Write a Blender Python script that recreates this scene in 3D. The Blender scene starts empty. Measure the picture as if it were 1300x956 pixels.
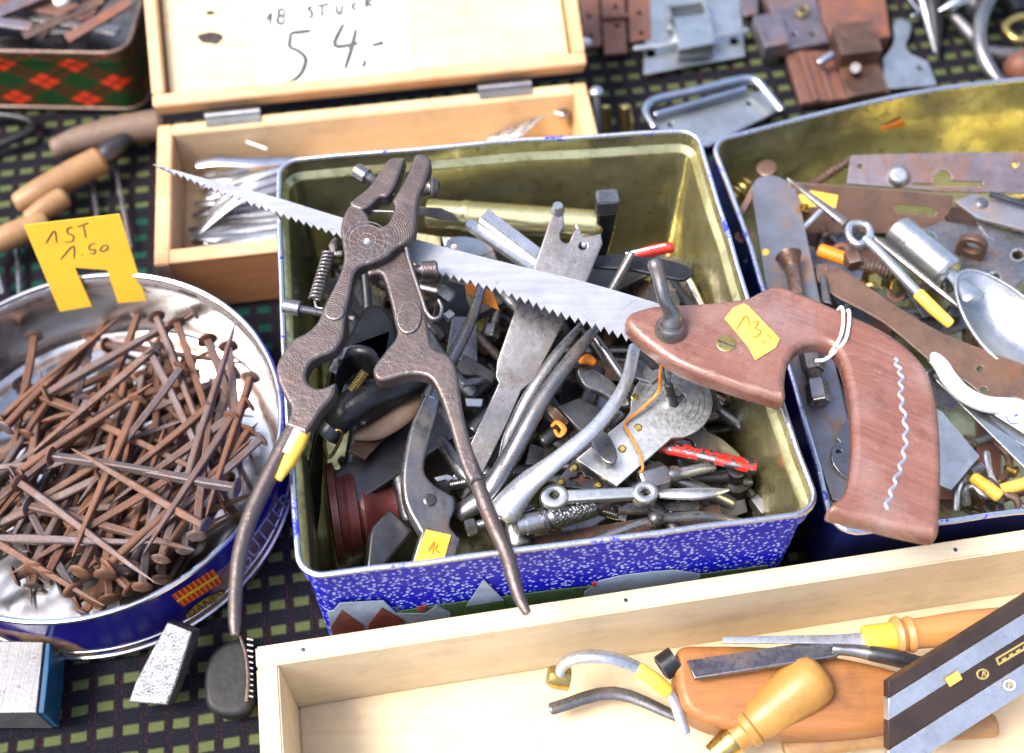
import bpy, math, random
from mathutils import Vector, Matrix, noise
R_ = math.radians
random.seed(7)
SC = bpy.context.scene
COL = SC.collection

# ---------------------------------------------------------------- camera, sky, sun, exposure
F = 1555.2; PITCH = R_(56.36); HC = .572              # focal length in photo pixels, downward pitch, height over the table
CY = -HC/math.tan(PITCH); SP, CP = math.sin(PITCH), math.cos(PITCH)
cam = bpy.data.cameras.new('camera'); camo = bpy.data.objects.new('camera', cam); COL.objects.link(camo)
camo.location = (0, CY, HC); camo.rotation_euler = (math.pi/2-PITCH, 0, 0)
cam.sensor_width = 36; cam.lens = F/1300*36; cam.shift_y = -45/1300
cam.clip_start = .02; cam.clip_end = 50
cam.dof.use_dof = True; cam.dof.aperture_fstop = 5.6; cam.dof.focus_distance = .545
SC.camera = camo
SUN_EL, SUN_AZ = 58, -105                              # soft sun from the left
w = bpy.data.worlds.new('World'); SC.world = w; w.use_nodes = True
nt = w.node_tree; bg = nt.nodes['Background']
sky = nt.nodes.new('ShaderNodeTexSky'); sky.sky_type = 'NISHITA'; sky.sun_disc = False
sky.sun_elevation = R_(SUN_EL); sky.sun_rotation = R_(SUN_AZ); sky.dust_density = 4; sky.air_density = .8; sky.ozone_density = .6
nt.links.new(sky.outputs[0], bg.inputs[0]); bg.inputs[1].default_value = .15
sl = bpy.data.lights.new('sun', 'SUN'); sl.energy = 1.5; sl.angle = R_(22); sl.color = (1, .965, .92)
so = bpy.data.objects.new('sun', sl); COL.objects.link(so)
sd = Vector((math.sin(R_(SUN_AZ))*math.cos(R_(SUN_EL)), math.cos(R_(SUN_AZ))*math.cos(R_(SUN_EL)), math.sin(R_(SUN_EL))))
so.rotation_euler = sd.to_track_quat('Z', 'Y').to_euler()
vs = SC.view_settings; vs.view_transform = 'Standard'; vs.look = 'None'; vs.exposure = 1.5; vs.gamma = 1; vs.use_curve_mapping = False
SC.cycles.use_denoising = True
SC.cycles.max_bounces = 8; SC.cycles.caustics_reflective = False; SC.cycles.caustics_refractive = False

# ---------------------------------------------------------------- photo pixel -> place
CAMP = Vector((0, CY, HC))
def ray(px, py):
    u, v = (px-650)/F, (py-433)/F
    return Vector((u, CP-v*SP, -(SP+v*CP)))
def W(px, py, z=0):
    d = ray(px, py); return CAMP + d*((z-HC)/d.z)
def pix(p):                                            # metres of one photo pixel at p
    d = Vector(p)-CAMP; return (CP*d.y-SP*d.z)/F
class Pl:
    """plane through three (px, py, z) points"""
    def __init__(s, a, b, c):
        A, B, C = (W(*q) for q in (a, b, c))
        s.n = (B-A).cross(C-A).normalized()
        if s.n.z < 0: s.n = -s.n
        s.o = A; s.ex = (B-A).normalized(); s.ey = s.n.cross(s.ex)
    def hit(s, px, py):
        d = ray(px, py); return CAMP + d*((s.o-CAMP).dot(s.n)/d.dot(s.n))
    def uv(s, p): q = p-s.o; return (q.dot(s.ex), q.dot(s.ey))
    def at(s, u, v, h=0): return s.o+s.ex*u+s.ey*v+s.n*h
    def up(s, h):
        q = Pl.__new__(Pl); q.o = s.o+s.n*h; q.n, q.ex, q.ey = s.n, s.ex, s.ey; return q
def flatpl(z): return Pl((400, 400, z), (900, 400, z), (650, 200, z))

# ---------------------------------------------------------------- geometry: everything is (verts, faces) in world space
def join(*gs):
    V, Fa = [], []
    for v, f in gs:
        k = len(V); V += v; Fa += [tuple(i+k for i in q) for q in f]
    return V, Fa
def sm(pts, n=5, closed=True):
    """smooth curve through 2D/3D points; a point given as a list instead of a tuple is a sharp corner"""
    P = [Vector(p) for p in pts]; sharp = [isinstance(p, list) for p in pts]; m = len(P); out = []
    def tan(i):
        if sharp[i]: return None
        if closed: return (P[(i+1) % m]-P[i-1])*.5
        return (P[min(i+1, m-1)]-P[max(i-1, 0)])*(.5 if 0 < i < m-1 else 1)
    for i in range(m if closed else m-1):
        a, b = P[i], P[(i+1) % m]; ta, tb = tan(i), tan((i+1) % m); L = (b-a).length
        if ta is None and tb is None: out.append(a); continue
        if ta is None: ta = (b-a)
        if tb is None: tb = (b-a)
        if ta.length > 1.2*L: ta = ta.normalized()*1.2*L
        if tb.length > 1.2*L: tb = tb.normalized()*1.2*L
        for k in range(n):
            t = k/n; t2, t3 = t*t, t*t*t
            out.append(a*(2*t3-3*t2+1)+ta*(t3-2*t2+t)+b*(-2*t3+3*t2)+tb*(t3-t2))
    if not closed: out.append(P[-1])
    return out
def ell(cx, cy, rx, ry=None, n=16, rot=0):
    ry = ry or rx; c, s = math.cos(rot), math.sin(rot)
    return [(cx+rx*math.cos(a)*c-ry*math.sin(a)*s, cy+rx*math.cos(a)*s+ry*math.sin(a)*c) for a in (2*math.pi*k/n for k in range(n))]
def prism2d(loops, t, bev, res=2):
    """outer loop plus holes (2D, metres) -> bevelled slab between z=-t and 0"""
    cu = bpy.data.curves.new('tmp', 'CURVE'); cu.dimensions = '2D'; cu.fill_mode = 'BOTH'
    bev = min(bev, t*.49)
    cu.extrude = t/2-bev; cu.bevel_depth = bev; cu.bevel_resolution = res; cu.offset = -bev
    for lp in loops:
        s = cu.splines.new('POLY'); s.points.add(len(lp)-1); s.use_cyclic_u = True
        for q, p in zip(s.points, lp): q.co = (p[0], p[1], 0, 1)
    o = bpy.data.objects.new('tmp', cu); me = bpy.data.meshes.new_from_object(o)
    import bmesh
    bm = bmesh.new(); bm.from_mesh(me); bmesh.ops.remove_doubles(bm, verts=bm.verts, dist=1e-6); bmesh.ops.recalc_face_normals(bm, faces=bm.faces)
    bm.verts.index_update()
    V = [Vector((v.co.x, v.co.y, v.co.z-t/2)) for v in bm.verts]; Fa = [tuple(v.index for v in f.verts) for f in bm.faces]
    bm.free(); bpy.data.objects.remove(o); bpy.data.curves.remove(cu); bpy.data.meshes.remove(me)
    return V, Fa
def plate(pl, outline, t, holes=(), bev=.0005, res=2, s=0, warp=None):
    """slab traced from photo pixels; its top face lies in plane pl"""
    def lp(o):
        o = sm(o, s) if s else o
        return [pl.uv(pl.hit(p[0], p[1])) for p in o]
    V, Fa = prism2d([lp(outline)]+[[pl.uv(pl.hit(p[0], p[1])) for p in h] for h in holes], t, bev, res)
    return [pl.at(v.x, v.y, v.z+(warp(v.x, v.y) if warp else 0)) for v in V], Fa
def prof(kind, n):
    if kind == 's': return [(1, .72), (.8, 1), (-.8, 1), (-1, .72), (-1, -.72), (-.8, -1), (.8, -1), (1, -.72)]
    return [(math.cos(2*math.pi*k/n), math.sin(2*math.pi*k/n)) for k in range(n)]
def rod3(P, R, n=12, flat=1., kind='o', closed=False, up=None, caps=True):
    """sweep along world points P with half-widths R (metres)"""
    pr = prof(kind, n); n = len(pr); V, Fa = [], []; m = len(P); last = None
    for i, p in enumerate(P):
        a = P[i-1] if (i or closed) else P[0]; b = P[(i+1) % m] if (closed or i < m-1) else P[-1]
        t = (b-a); t = t.normalized() if t.length > 1e-9 else Vector((1, 0, 0))
        u = up or Vector((0, 0, 1))
        sd_ = t.cross(u)
        if sd_.length < .25 and last is not None: sd_ = last-t*last.dot(t)
        elif sd_.length < .05: sd_ = t.cross(Vector((0, 1, 0)))
        sd_.normalize()
        if last is not None and sd_.dot(last) < 0 and not up: sd_ = -sd_
        last = sd_; uu = sd_.cross(t).normalized()
        r = R[i]
        for x, y in pr: V.append(p+sd_*(x*r)+uu*(y*r*flat))
    for i in range(m if closed else m-1):
        j = (i+1) % m
        for k in range(n):
            l = (k+1) % n; Fa.append((i*n+k, j*n+k, j*n+l, i*n+l))
    if caps and not closed: Fa.append(tuple(range(n))); Fa.append(tuple((m-1)*n+k for k in reversed(range(n))))
    return V, Fa
def rod(pts, n=12, flat=1., kind='o', s=5, closed=False, up=None, cap=True):
    """sweep given as (px, py, z, half-width in px)"""
    D = [(*W(q[0], q[1], q[2]), q[3]*pix(W(q[0], q[1], q[2]))) for q in pts]
    if s and len(D) > 2:
        P4 = []
        P3 = sm([tuple(d[:3]) for d in D], s, closed)
        rr = [d[3] for d in D]; m = len(D)
        for i in range(len(P3)):
            t = i/s; k = int(t); f = t-k
            P4.append(rr[k % m]*(1-f)+rr[(k+1) % m if closed else min(k+1, m-1)]*f)
        R = P4
    else: P3 = [Vector(d[:3]) for d in D]; R = [d[3] for d in D]
    if cap and not closed and kind == 'o':                 # rounded ends
        for e in (0, -1):
            q = P3[e]; d = (q-P3[1 if e == 0 else -2]).normalized(); r = R[e]
            ex = [(q+d*r*.28, r*.8), (q+d*r*.4, r*.4)]
            if e == 0: P3 = [x[0] for x in reversed(ex)]+P3; R = [x[1] for x in reversed(ex)]+R
            else: P3 = P3+[x[0] for x in ex]; R = R+[x[1] for x in ex]
    return rod3(P3, R, n, flat, kind, closed, up)
def lathe3(A, B, pr, n=28, hexa=False):
    """turned body from A to B; pr = [(0..1 along, radius m)]"""
    ax = (B-A); L = ax.length; ax.normalize()
    e1 = ax.cross(Vector((0, 0, 1)));
    if e1.length < .05: e1 = ax.cross(Vector((0, 1, 0)))
    e1.normalize(); e2 = ax.cross(e1); V, Fa = [], []
    for t, r in pr:
        for k in range(n):
            a = 2*math.pi*k/n+.3; V.append(A+ax*(t*L)+e1*(r*math.cos(a))+e2*(r*math.sin(a)))
    for i in range(len(pr)-1):
        for k in range(n):
            l = (k+1) % n; Fa.append((i*n+k, i*n+l, (i+1)*n+l, (i+1)*n+k))
    Fa.append(tuple(reversed(range(n)))); Fa.append(tuple((len(pr)-1)*n+k for k in range(n)))
    return V, Fa
def lathe(a, b, pr, n=28):
    A, B = W(*a), W(*b); k = pix(A); return lathe3(A, B, [(t, r*k) for t, r in pr], n)
def helix(a, b, rp, wp, turns, n=7):
    A, B = W(*a), W(*b); k = pix(A); ax = (B-A).normalized(); e1 = ax.cross(Vector((0, 0, 1))).normalized(); e2 = ax.cross(e1)
    m = int(turns*14); P = [A+(B-A)*(i/m)+(e1*math.cos(i/14*6.2832)+e2*math.sin(i/14*6.2832))*rp*k for i in range(m+1)]
    return rod3(P, [wp*k]*(m+1), n)
def thread(a, b, rp, pitch=3., n=14, depth=.16):
    A, B = W(*a), W(*b); k = pix(A); m = max(3, int((B-A).length/(pitch*k))); pr = []
    for i in range(m): pr += [(i/m, rp*k*(1-depth)), ((i+.5)/m, rp*k)]
    return lathe3(A, B, pr+[(1, rp*k*(1-depth))], n)
def nut(a, b, rp):
    return lathe(a, b, [(0, rp*.86), (.12, rp), (.88, rp), (1, rp*.86)], 6)
def box(pl, c, hx, hy, t, bev=.0006):
    V, Fa = prism2d([[(c[0]-hx, c[1]-hy), (c[0]+hx, c[1]-hy), (c[0]+hx, c[1]+hy), (c[0]-hx, c[1]+hy)]], t, bev)
    return [pl.at(*v) for v in V], Fa
def boxw(A, ex, ey, ez, bev=.0008):
    """board with corner A and three edge vectors"""
    import bmesh
    bm = bmesh.new(); vs_ = [bm.verts.new(A+ex*i+ey*j+ez*k) for i in (0, 1) for j in (0, 1) for k in (0, 1)]
    for f in ((0, 1, 3, 2), (4, 6, 7, 5), (0, 4, 5, 1), (2, 3, 7, 6), (0, 2, 6, 4), (1, 5, 7, 3)): bm.faces.new([vs_[i] for i in f])
    bmesh.ops.recalc_face_normals(bm, faces=bm.faces)
    if bev: bmesh.ops.bevel(bm, geom=bm.edges[:], offset=bev, segments=2, affect='EDGES')
    bm.verts.index_update(); g = ([v.co.copy() for v in bm.verts], [tuple(v.index for v in f.verts) for f in bm.faces]); bm.free(); return g
def ball(c, r, sq=1., n=12):
    V, Fa = [], []; c = Vector(c)
    for i in range(n+1):
        th = math.pi*i/n
        for k in range(n*2):
            a = math.pi*k/n; V.append(c+Vector((r*math.sin(th)*math.cos(a), r*math.sin(th)*math.sin(a), r*sq*math.cos(th))))
    for i in range(n):
        for k in range(2*n):
            l = (k+1) % (2*n); Fa.append((i*2*n+k, (i+1)*2*n+k, (i+1)*2*n+l, i*2*n+l))
    return V, Fa
def ink(pl, strokes, wpx=1.2, h=.00015, s=4):
    """pen strokes lying on a plane"""
    gs = []
    for st in strokes:
        st2 = sm([tuple(p) for p in st], s, False) if len(st) > 2 else [Vector(p) for p in st]
        P = [pl.hit(p[0], p[1])+pl.n*h for p in st2]; r = wpx*pix(P[0])
        gs.append(rod3(P, [r*(.75+.4*math.sin(3*i/len(P)+.3)) for i in range(len(P))], 6, .25, up=pl.n))
    return join(*gs)

# ---------------------------------------------------------------- objects
ORG = {}
def thing(name, label, cat, loc, group=None):
    o = bpy.data.objects.new(name, None); COL.objects.link(o); o.location = loc; o.empty_display_size = .02
    o['label'] = label; o['category'] = cat
    if group: o['group'] = group
    ORG[o.name] = Vector(loc); return o
def mesh(name, g, mat, org, ang=35):
    me = bpy.data.meshes.new(name); me.from_pydata([tuple(v-org) for v in g[0]], [], g[1]); me.validate()
    me.polygons.foreach_set('use_smooth', [True]*len(me.polygons)); me.set_sharp_from_angle(angle=R_(ang))
    me.materials.append(mat); return me
def wn(o):
    m = o.modifiers.new('weighted_normals', 'WEIGHTED_NORMAL'); m.keep_sharp = True; m.weight = 80
def part(name, g, mat, parent, label=None, ang=35):
    org = ORG[parent.name]; o = bpy.data.objects.new(name, mesh(name, g, mat, org, ang)); COL.objects.link(o); o.parent = parent
    ORG[o.name] = org; wn(o)
    if label: o['label'] = label
    return o
def base(g):
    V = g[0]; k = len(V); return Vector((sum(v.x for v in V)/k, sum(v.y for v in V)/k, min(v.z for v in V)))
def solo(name, g, mat, label, cat, group=None, ang=35):
    org = base(g); o = bpy.data.objects.new(name, mesh(name, g, mat, org, ang)); COL.objects.link(o); o.location = org
    ORG[o.name] = org; o['label'] = label; o['category'] = cat; wn(o)
    if group: o['group'] = group
    return o
def many(name, label, cat, parts, group=None):
    """a thing whose parts are [(name, geometry, material)]"""
    t = thing(name, label, cat, base(parts[0][1]), group)
    for p in parts: part(p[0], p[1], p[2], t, *(p[3:4]))
    return t
def structure(name, g, mat):
    org = base(g); o = bpy.data.objects.new(name, mesh(name, g, mat, org)); COL.objects.link(o); o.location = org; o['kind'] = 'structure'; ORG[o.name] = org; return o

# ---------------------------------------------------------------- materials
class N:
    def __init__(s, name):
        s.m = bpy.data.materials.new(name); s.m.use_nodes = True; s.t = s.m.node_tree; s.b = s.t.nodes['Principled BSDF']
        s.co = s.t.nodes.new('ShaderNodeTexCoord'); oi = s.t.nodes.new('ShaderNodeObjectInfo')
        mp = s.t.nodes.new('ShaderNodeMapping'); s.t.links.new(s.co.outputs['Object'], mp.inputs[0])
        v = s.t.nodes.new('ShaderNodeVectorMath'); v.operation = 'SCALE'; v.inputs[0].default_value = (3.1, 7.7, 5.3); s.t.links.new(oi.outputs['Random'], v.inputs['Scale'])
        s.t.links.new(v.outputs[0], mp.inputs['Location']); s.P = mp.outputs[0]; s.O = s.co.outputs['Object']; s.rnd = oi.outputs['Random']
    def node(s, k, **kw):
        n = s.t.nodes.new(k)
        for a, b in kw.items(): setattr(n, a, b)
        return n
    def inp(s, sock, v):
        if isinstance(v, bpy.types.NodeSocket): s.t.links.new(v, sock)
        else: sock.default_value = v
    def scl(s, v, vec=None):
        n = s.node('ShaderNodeVectorMath', operation='MULTIPLY'); s.inp(n.inputs[0], vec or s.P); n.inputs[1].default_value = v; return n.outputs[0]
    def noise(s, scale, detail=5, rough=.6, vec=None, dist=0):
        n = s.node('ShaderNodeTexNoise'); s.inp(n.inputs['Vector'], vec or s.P); n.inputs['Scale'].default_value = scale; n.inputs['Detail'].default_value = detail; n.inputs['Roughness'].default_value = rough; n.inputs['Distortion'].default_value = dist; return n.outputs[0]
    def voro(s, scale, vec=None, feature='F1'):
        n = s.node('ShaderNodeTexVoronoi', feature=feature); s.inp(n.inputs['Vector'], vec or s.P); n.inputs['Scale'].default_value = scale; return n.outputs['Distance']
    def ramp(s, f, a, b, lo=0., hi=1.):
        n = s.node('ShaderNodeMapRange'); s.inp(n.inputs[0], f); n.inputs[1].default_value = a; n.inputs[2].default_value = b; n.inputs[3].default_value = lo; n.inputs[4].default_value = hi; return n.outputs[0]
    def mix(s, f, a, b):
        n = s.node('ShaderNodeMix', data_type='RGBA'); s.inp(n.inputs[0], f)
        for i, v in ((6, a), (7, b)): s.inp(n.inputs[i], v if isinstance(v, bpy.types.NodeSocket) else (*v, 1))
        return n.outputs[2]
    def mth(s, op, a, b=0., c=0.):
        n = s.node('ShaderNodeMath', operation=op); s.inp(n.inputs[0], a); s.inp(n.inputs[1], b); s.inp(n.inputs[2], c); return n.outputs[0]
    def xyz(s, vec=None):
        n = s.node('ShaderNodeSeparateXYZ'); s.inp(n.inputs[0], vec or s.O); return n.outputs
    def bump(s, h, dist, strength=1., nrm=None):
        n = s.node('ShaderNodeBump'); s.inp(n.inputs['Height'], h); n.inputs['Distance'].default_value = dist; n.inputs['Strength'].default_value = strength
        if nrm: s.t.links.new(nrm, n.inputs['Normal'])
        return n.outputs[0]
    def edge(s, rad=.0008):
        b = s.node('ShaderNodeBevel'); b.samples = 3; b.inputs[0].default_value = rad
        g = s.node('ShaderNodeNewGeometry'); d = s.node('ShaderNodeVectorMath', operation='DOT_PRODUCT'); s.t.links.new(b.outputs[0], d.inputs[0]); s.t.links.new(g.outputs['Normal'], d.inputs[1])
        return s.ramp(d.outputs['Value'], .985, .86)
    def out(s, col=None, rough=None, metal=None, nrm=None, **kw):
        for k, v in (('Base Color', col), ('Roughness', rough), ('Metallic', metal), ('Normal', nrm)):
            if v is None: continue
            if isinstance(v, tuple): v = (*v, 1)
            s.inp(s.b.inputs[k], v)
        for k, v in kw.items(): s.inp(s.b.inputs[k], v)
        return s.m
def metal(name, c1, c2, rust=None, ra=.5, r=(.25, .5), met=1., sc=60, bmp=.0002, wear=None, grain=None, rs=None):
    """worn metal: two tones of patina, blotches of rust, scuffed edges"""
    n = N(name); a = n.noise(sc, 6, .65); f = n.noise(sc*7, 4, .7)
    col = n.mix(n.ramp(a, .35, .65), c1, c2)
    ro = n.ramp(f, .3, .7, r[0], r[1]); mt = met; h = n.mth('ADD', a, n.mth('MULTIPLY', f, .5))
    if grain:
        g = n.noise(1, 3, .6, n.scl(grain)); col = n.mix(n.ramp(g, .3, .75, 0, .55), col, tuple(x*.5 for x in c1)); h = n.mth('ADD', h, g)
    if rust:
        q = n.mth('ADD', n.mth('MULTIPLY', n.noise(rs or sc*.8, 7, .7, dist=.3), .8), n.mth('MULTIPLY', f, .2)); k = n.ramp(q, ra-.03, ra+.1)
        rc = n.mix(n.noise(sc*3, 4), rust, tuple(x*.45 for x in rust))
        col = n.mix(k, col, rc); ro = n.mth('MAXIMUM', ro, n.mth('MULTIPLY', k, .75)); mt = n.mth('MULTIPLY', n.mth('SUBTRACT', 1., n.mth('MULTIPLY', k, .85)), met)
    sp = n.mth('MULTIPLY', n.ramp(n.noise(sc*5, 5, .8), .6, .68), n.ramp(a, .4, .6, .15, .75)); col = n.mix(sp, col, tuple(x*.3 for x in c2)); h = n.mth('SUBTRACT', h, n.mth('MULTIPLY', sp, .5))
    if wear:
        e = n.mth('MULTIPLY', n.edge(), n.ramp(f, .3, .6)); col = n.mix(e, col, wear); ro = n.mth('MULTIPLY', ro, n.mth('SUBTRACT', 1., n.mth('MULTIPLY', e, .4)))
    return n.out(col, ro, mt, n.bump(h, bmp))
def wood(name, c1, c2, grain=(8, 120, 120), rough=.55, ring=.5, bmp=.0002, dirt=None, knots=None, coat=0.):
    n = N(name); v = n.scl(grain); a = n.noise(1., 6, .65, v, .6); b = n.noise(1, 3, .5, n.scl(tuple(x*4 for x in grain)))
    f = n.mth('ADD', n.mth('MULTIPLY', a, .75), n.mth('MULTIPLY', b, .25)); col = n.mix(n.ramp(f, .5-ring*.35, .5+ring*.35), c1, c2)
    big = n.noise(14, 4); col = n.mix(n.ramp(big, .4, .75, 0, .35), col, tuple(x*.6 for x in c2))
    if dirt: col = n.mix(n.ramp(n.noise(35, 8, .78), .5, .72, 0, .8), col, dirt)
    return n.out(col, n.ramp(f, .3, .7, rough-.08, rough+.12), 0., n.bump(f, bmp), **({'Coat Weight': coat, 'Coat Roughness': .25} if coat else {}))
def plain(name, c, rough=.6, met=0., var=.25, sc=80, bmp=.0001):
    n = N(name); a = n.noise(sc, 5); return n.out(n.mix(n.ramp(a, .3, .7), c, tuple(x*(1-var) for x in c)), n.ramp(a, .3, .7, rough*.85, min(1, rough*1.15)), met, n.bump(a, bmp))

M = {}
RUST = (.22, .075, .028)
def m_nail():
    n = N('rusty_nail_iron'); a = n.noise(110, 6, .7); f = n.noise(700, 4, .7); b = n.noise(60, 5, .7)
    rust = n.mix(n.ramp(b, .35, .65), (.165, .066, .03), (.088, .043, .027)); rust = n.mix(n.ramp(a, .5, .75, 0, .7), rust, (.23, .098, .045))
    gr = n.mix(a, (.2, .18, .19), (.12, .095, .09)); k = n.ramp(n.mth('ADD', n.mth('MULTIPLY', a, .7), n.mth('MULTIPLY', n.rnd, .36)), .52, .74)
    return n.out(n.mix(k, rust, gr), n.ramp(f, .3, .7, .42, .72), n.mth('MULTIPLY', k, .75), n.bump(n.mth('ADD', a, f), .00035))
M['nail'] = m_nail()
M['steel'] = metal('bright_steel', (.6, .61, .64), (.46, .47, .495), (.22, .17, .14), .64, (.2, .4), .8, 50, .00008)
M['blade'] = metal('saw_blade_steel', (.56, .565, .575), (.46, .465, .48), (.3, .21, .15), .6, (.34, .5), .65, 40, .00006, grain=(20, 400, 20))
M['mid'] = metal('grey_steel', (.26, .257, .265), (.165, .163, .17), (.12, .075, .052), .55, (.2, .38), .85, 50, .00012, wear=(.45, .45, .47))
M['dark'] = metal('dark_steel', (.125, .124, .13), (.075, .073, .077), (.1, .055, .035), .58, (.28, .5), .9, 60, .00015, wear=(.3, .3, .32))
M['black'] = metal('black_iron', (.03, .032, .036), (.018, .018, .02), (.05, .03, .02), .66, (.22, .42), .5, 60, .0002, wear=(.2, .2, .21))
M['zinc'] = metal('zinc', (.52, .54, .545), (.38, .4, .405), (.3, .27, .22), .68, (.25, .45), .9, 70, .0001)
M['chrome'] = metal('chrome', (.68, .69, .71), (.5, .51, .54), None, .5, (.1, .24), 1, 60, .00003)
M['brown'] = metal('brown_patina_steel', (.135, .08, .056), (.085, .052, .04), (.15, .065, .032), .5, (.35, .55), .6, 60, .0002, wear=(.42, .36, .32))
M['pur'] = metal('purple_patina_steel', (.25, .225, .26), (.17, .135, .145), (.2, .095, .065), .52, (.3, .5), .8, 45, .00015, wear=(.6, .6, .62))
M['bluerust'] = metal('blue_grey_plate', (.22, .235, .27), (.17, .175, .2), (.3, .17, .1), .53, (.4, .6), .6, 70, .0001, wear=(.4, .4, .42))
M['rustp'] = metal('rust_red_plate', (.17, .078, .055), (.115, .055, .043), (.25, .085, .036), .52, (.5, .7), .25, 50, .0002, wear=(.4, .25, .2))
M['brass'] = metal('brass', (.62, .47, .16), (.45, .32, .1), None, .5, (.2, .4), 1, 80, .0001)
M['gilt'] = metal('gilt_tin', (.74, .68, .36), (.62, .55, .27), (.25, .2, .09), .64, (.14, .28), .85, 40, .0002)
M['woodpale'] = wood('pale_board', (.78, .66, .45), (.66, .51, .31), (7, 190, 190), .55, .75, dirt=(.5, .4, .27))
M['woodin'] = wood('box_wood_inside', (.78, .6, .36), (.66, .46, .24), (7, 170, 170), .5, .75, dirt=(.52, .33, .16))
M['woodor'] = wood('varnished_orange_wood', (.62, .3, .1), (.45, .17, .045), (14, 240, 240), .4, .9, coat=.25)
M['woodrail'] = wood('washed_orange_edge', (.72, .48, .26), (.56, .32, .14), (10, 220, 220), .5, .8, dirt=(.5, .22, .08))
M['woodblk'] = wood('dark_orange_wood', (.44, .19, .055), (.22, .08, .022), (22, 330, 330), .45, 1., dirt=(.12, .05, .02))
M['woodh'] = wood('turned_handle_wood', (.4, .235, .1), (.27, .14, .055), (160, 160, 30), .45, .7, dirt=(.2, .12, .06))
M['woodgrey'] = wood('weathered_handle_wood', (.2, .13, .09), (.12, .08, .058), (140, 140, 30), .6, .7, dirt=(.1, .07, .055))
M['paper'] = plain('paper', (.86, .85, .8), .8, 0, .06, 30)
M['yel'] = plain('yellow_card', (.85, .47, .025), .65, 0, .12, 60)
def m_tape():
    n = N('yellow_tape'); a = n.noise(160, 6, .75); b = n.noise(50, 4); col = n.mix(n.ramp(b, .3, .7), (.88, .47, .03), (.78, .5, .1)); col = n.mix(n.ramp(a, .56, .7, 0, .7), col, (.42, .22, .04))
    return n.out(col, n.ramp(a, .3, .7, .35, .6), 0., n.bump(n.mth('ADD', a, n.mth('MULTIPLY', b, 2.)), .0004))
M['tape'] = m_tape()
M['orange'] = plain('orange_tape', (.85, .24, .01), .5, 0, .25, 90)
M['ink'] = plain('pen_ink', (.03, .022, .05), .6, 0, .2)
M['inkg'] = plain('felt_pen_ink', (.06, .07, .06), .6, 0, .3)
M['inkb'] = plain('blue_pen_ink', (.05, .1, .6), .6, 0, .2)
M['white'] = plain('white_enamel', (.82, .82, .78), .3, 0, .1, 25)
M['string'] = plain('string', (.72, .7, .62), .9, 0, .2, 300)
M['clear'] = plain('dull_clear_tape', (.45, .43, .38), .25, 0, .3, 60)
M['lead'] = plain('black_leather', (.009, .009, .01), .6, 0, .4, 200, .0003)
M['goldp'] = plain('gold_print', (.55, .42, .14), .4, .4, .1)
def m_red():
    n = N('chipped_red_paint'); a = n.noise(140, 5, .7); k = n.ramp(a, .5, .53)
    return n.out(n.mix(k, (.62, .02, .012), (.14, .14, .15)), n.ramp(a, .3, .7, .25, .45), k, n.bump(k, .0003, .6))
M['red'] = m_red()
def m_plier():
    n = N('engraved_brown_iron'); x = n.xyz(); r = n.mth('SQRT', n.mth('ADD', n.mth('MULTIPLY', x[0], x[0]), n.mth('MULTIPLY', x[1], x[1])))
    an = n.mth('ARCTAN2', x[1], x[0]); q = n.noise(40, 6, .7); f = n.noise(260, 4, .7); big = n.noise(30, 2)
    petals = n.mth('MULTIPLY', n.mth('SINE', n.mth('ADD', n.mth('MULTIPLY', an, 15), n.mth('MULTIPLY', r, 900))), n.ramp(r, .0125, .0115))
    rings = n.mth('MULTIPLY', n.mth('SINE', n.mth('ADD', n.mth('MULTIPLY', r, 5600), n.mth('MULTIPLY', n.noise(55, 2), 34))), n.ramp(n.noise(90, 3), .3, .6))
    eng = n.mth('MULTIPLY', n.mth('ADD', n.mth('MULTIPLY', rings, n.ramp(r, .011, .013)), n.mth('MULTIPLY', petals, 1.)), n.ramp(r, .05, .042))
    kn = n.mth('MULTIPLY', n.voro(420), n.mth('MULTIPLY', n.ramp(r, .046, .054), n.ramp(r, .1, .09)))
    col = n.mix(n.ramp(q, .35, .65), (.16, .125, .115), (.098, .08, .078)); col = n.mix(n.ramp(n.mth('ADD', n.mth('MULTIPLY', q, .5), n.mth('MULTIPLY', n.noise(75, 6, .7), .5)), .53, .64, 0, .6), col, (.15, .07, .045))
    col = n.mix(n.ramp(eng, 0., -1., 0, .45), col, (.06, .04, .036)); e = n.mth('MULTIPLY', n.edge(.0016), .9); col = n.mix(e, col, (.4, .385, .39))
    pit = n.ramp(n.voro(800), .1, .35); h = n.mth('ADD', n.mth('ADD', n.mth('MULTIPLY', f, .5), n.mth('MULTIPLY', pit, n.ramp(q, .45, .6, 0, .4))), n.mth('ADD', n.mth('MULTIPLY', eng, .09), n.mth('MULTIPLY', kn, .16)))
    return n.out(col, n.mth('SUBTRACT', n.ramp(f, .3, .7, .33, .52), n.mth('MULTIPLY', e, .12)), n.ramp(q, .4, .65, .9, .5), n.bump(h, .0004))
M['plier'] = m_plier()
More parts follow.
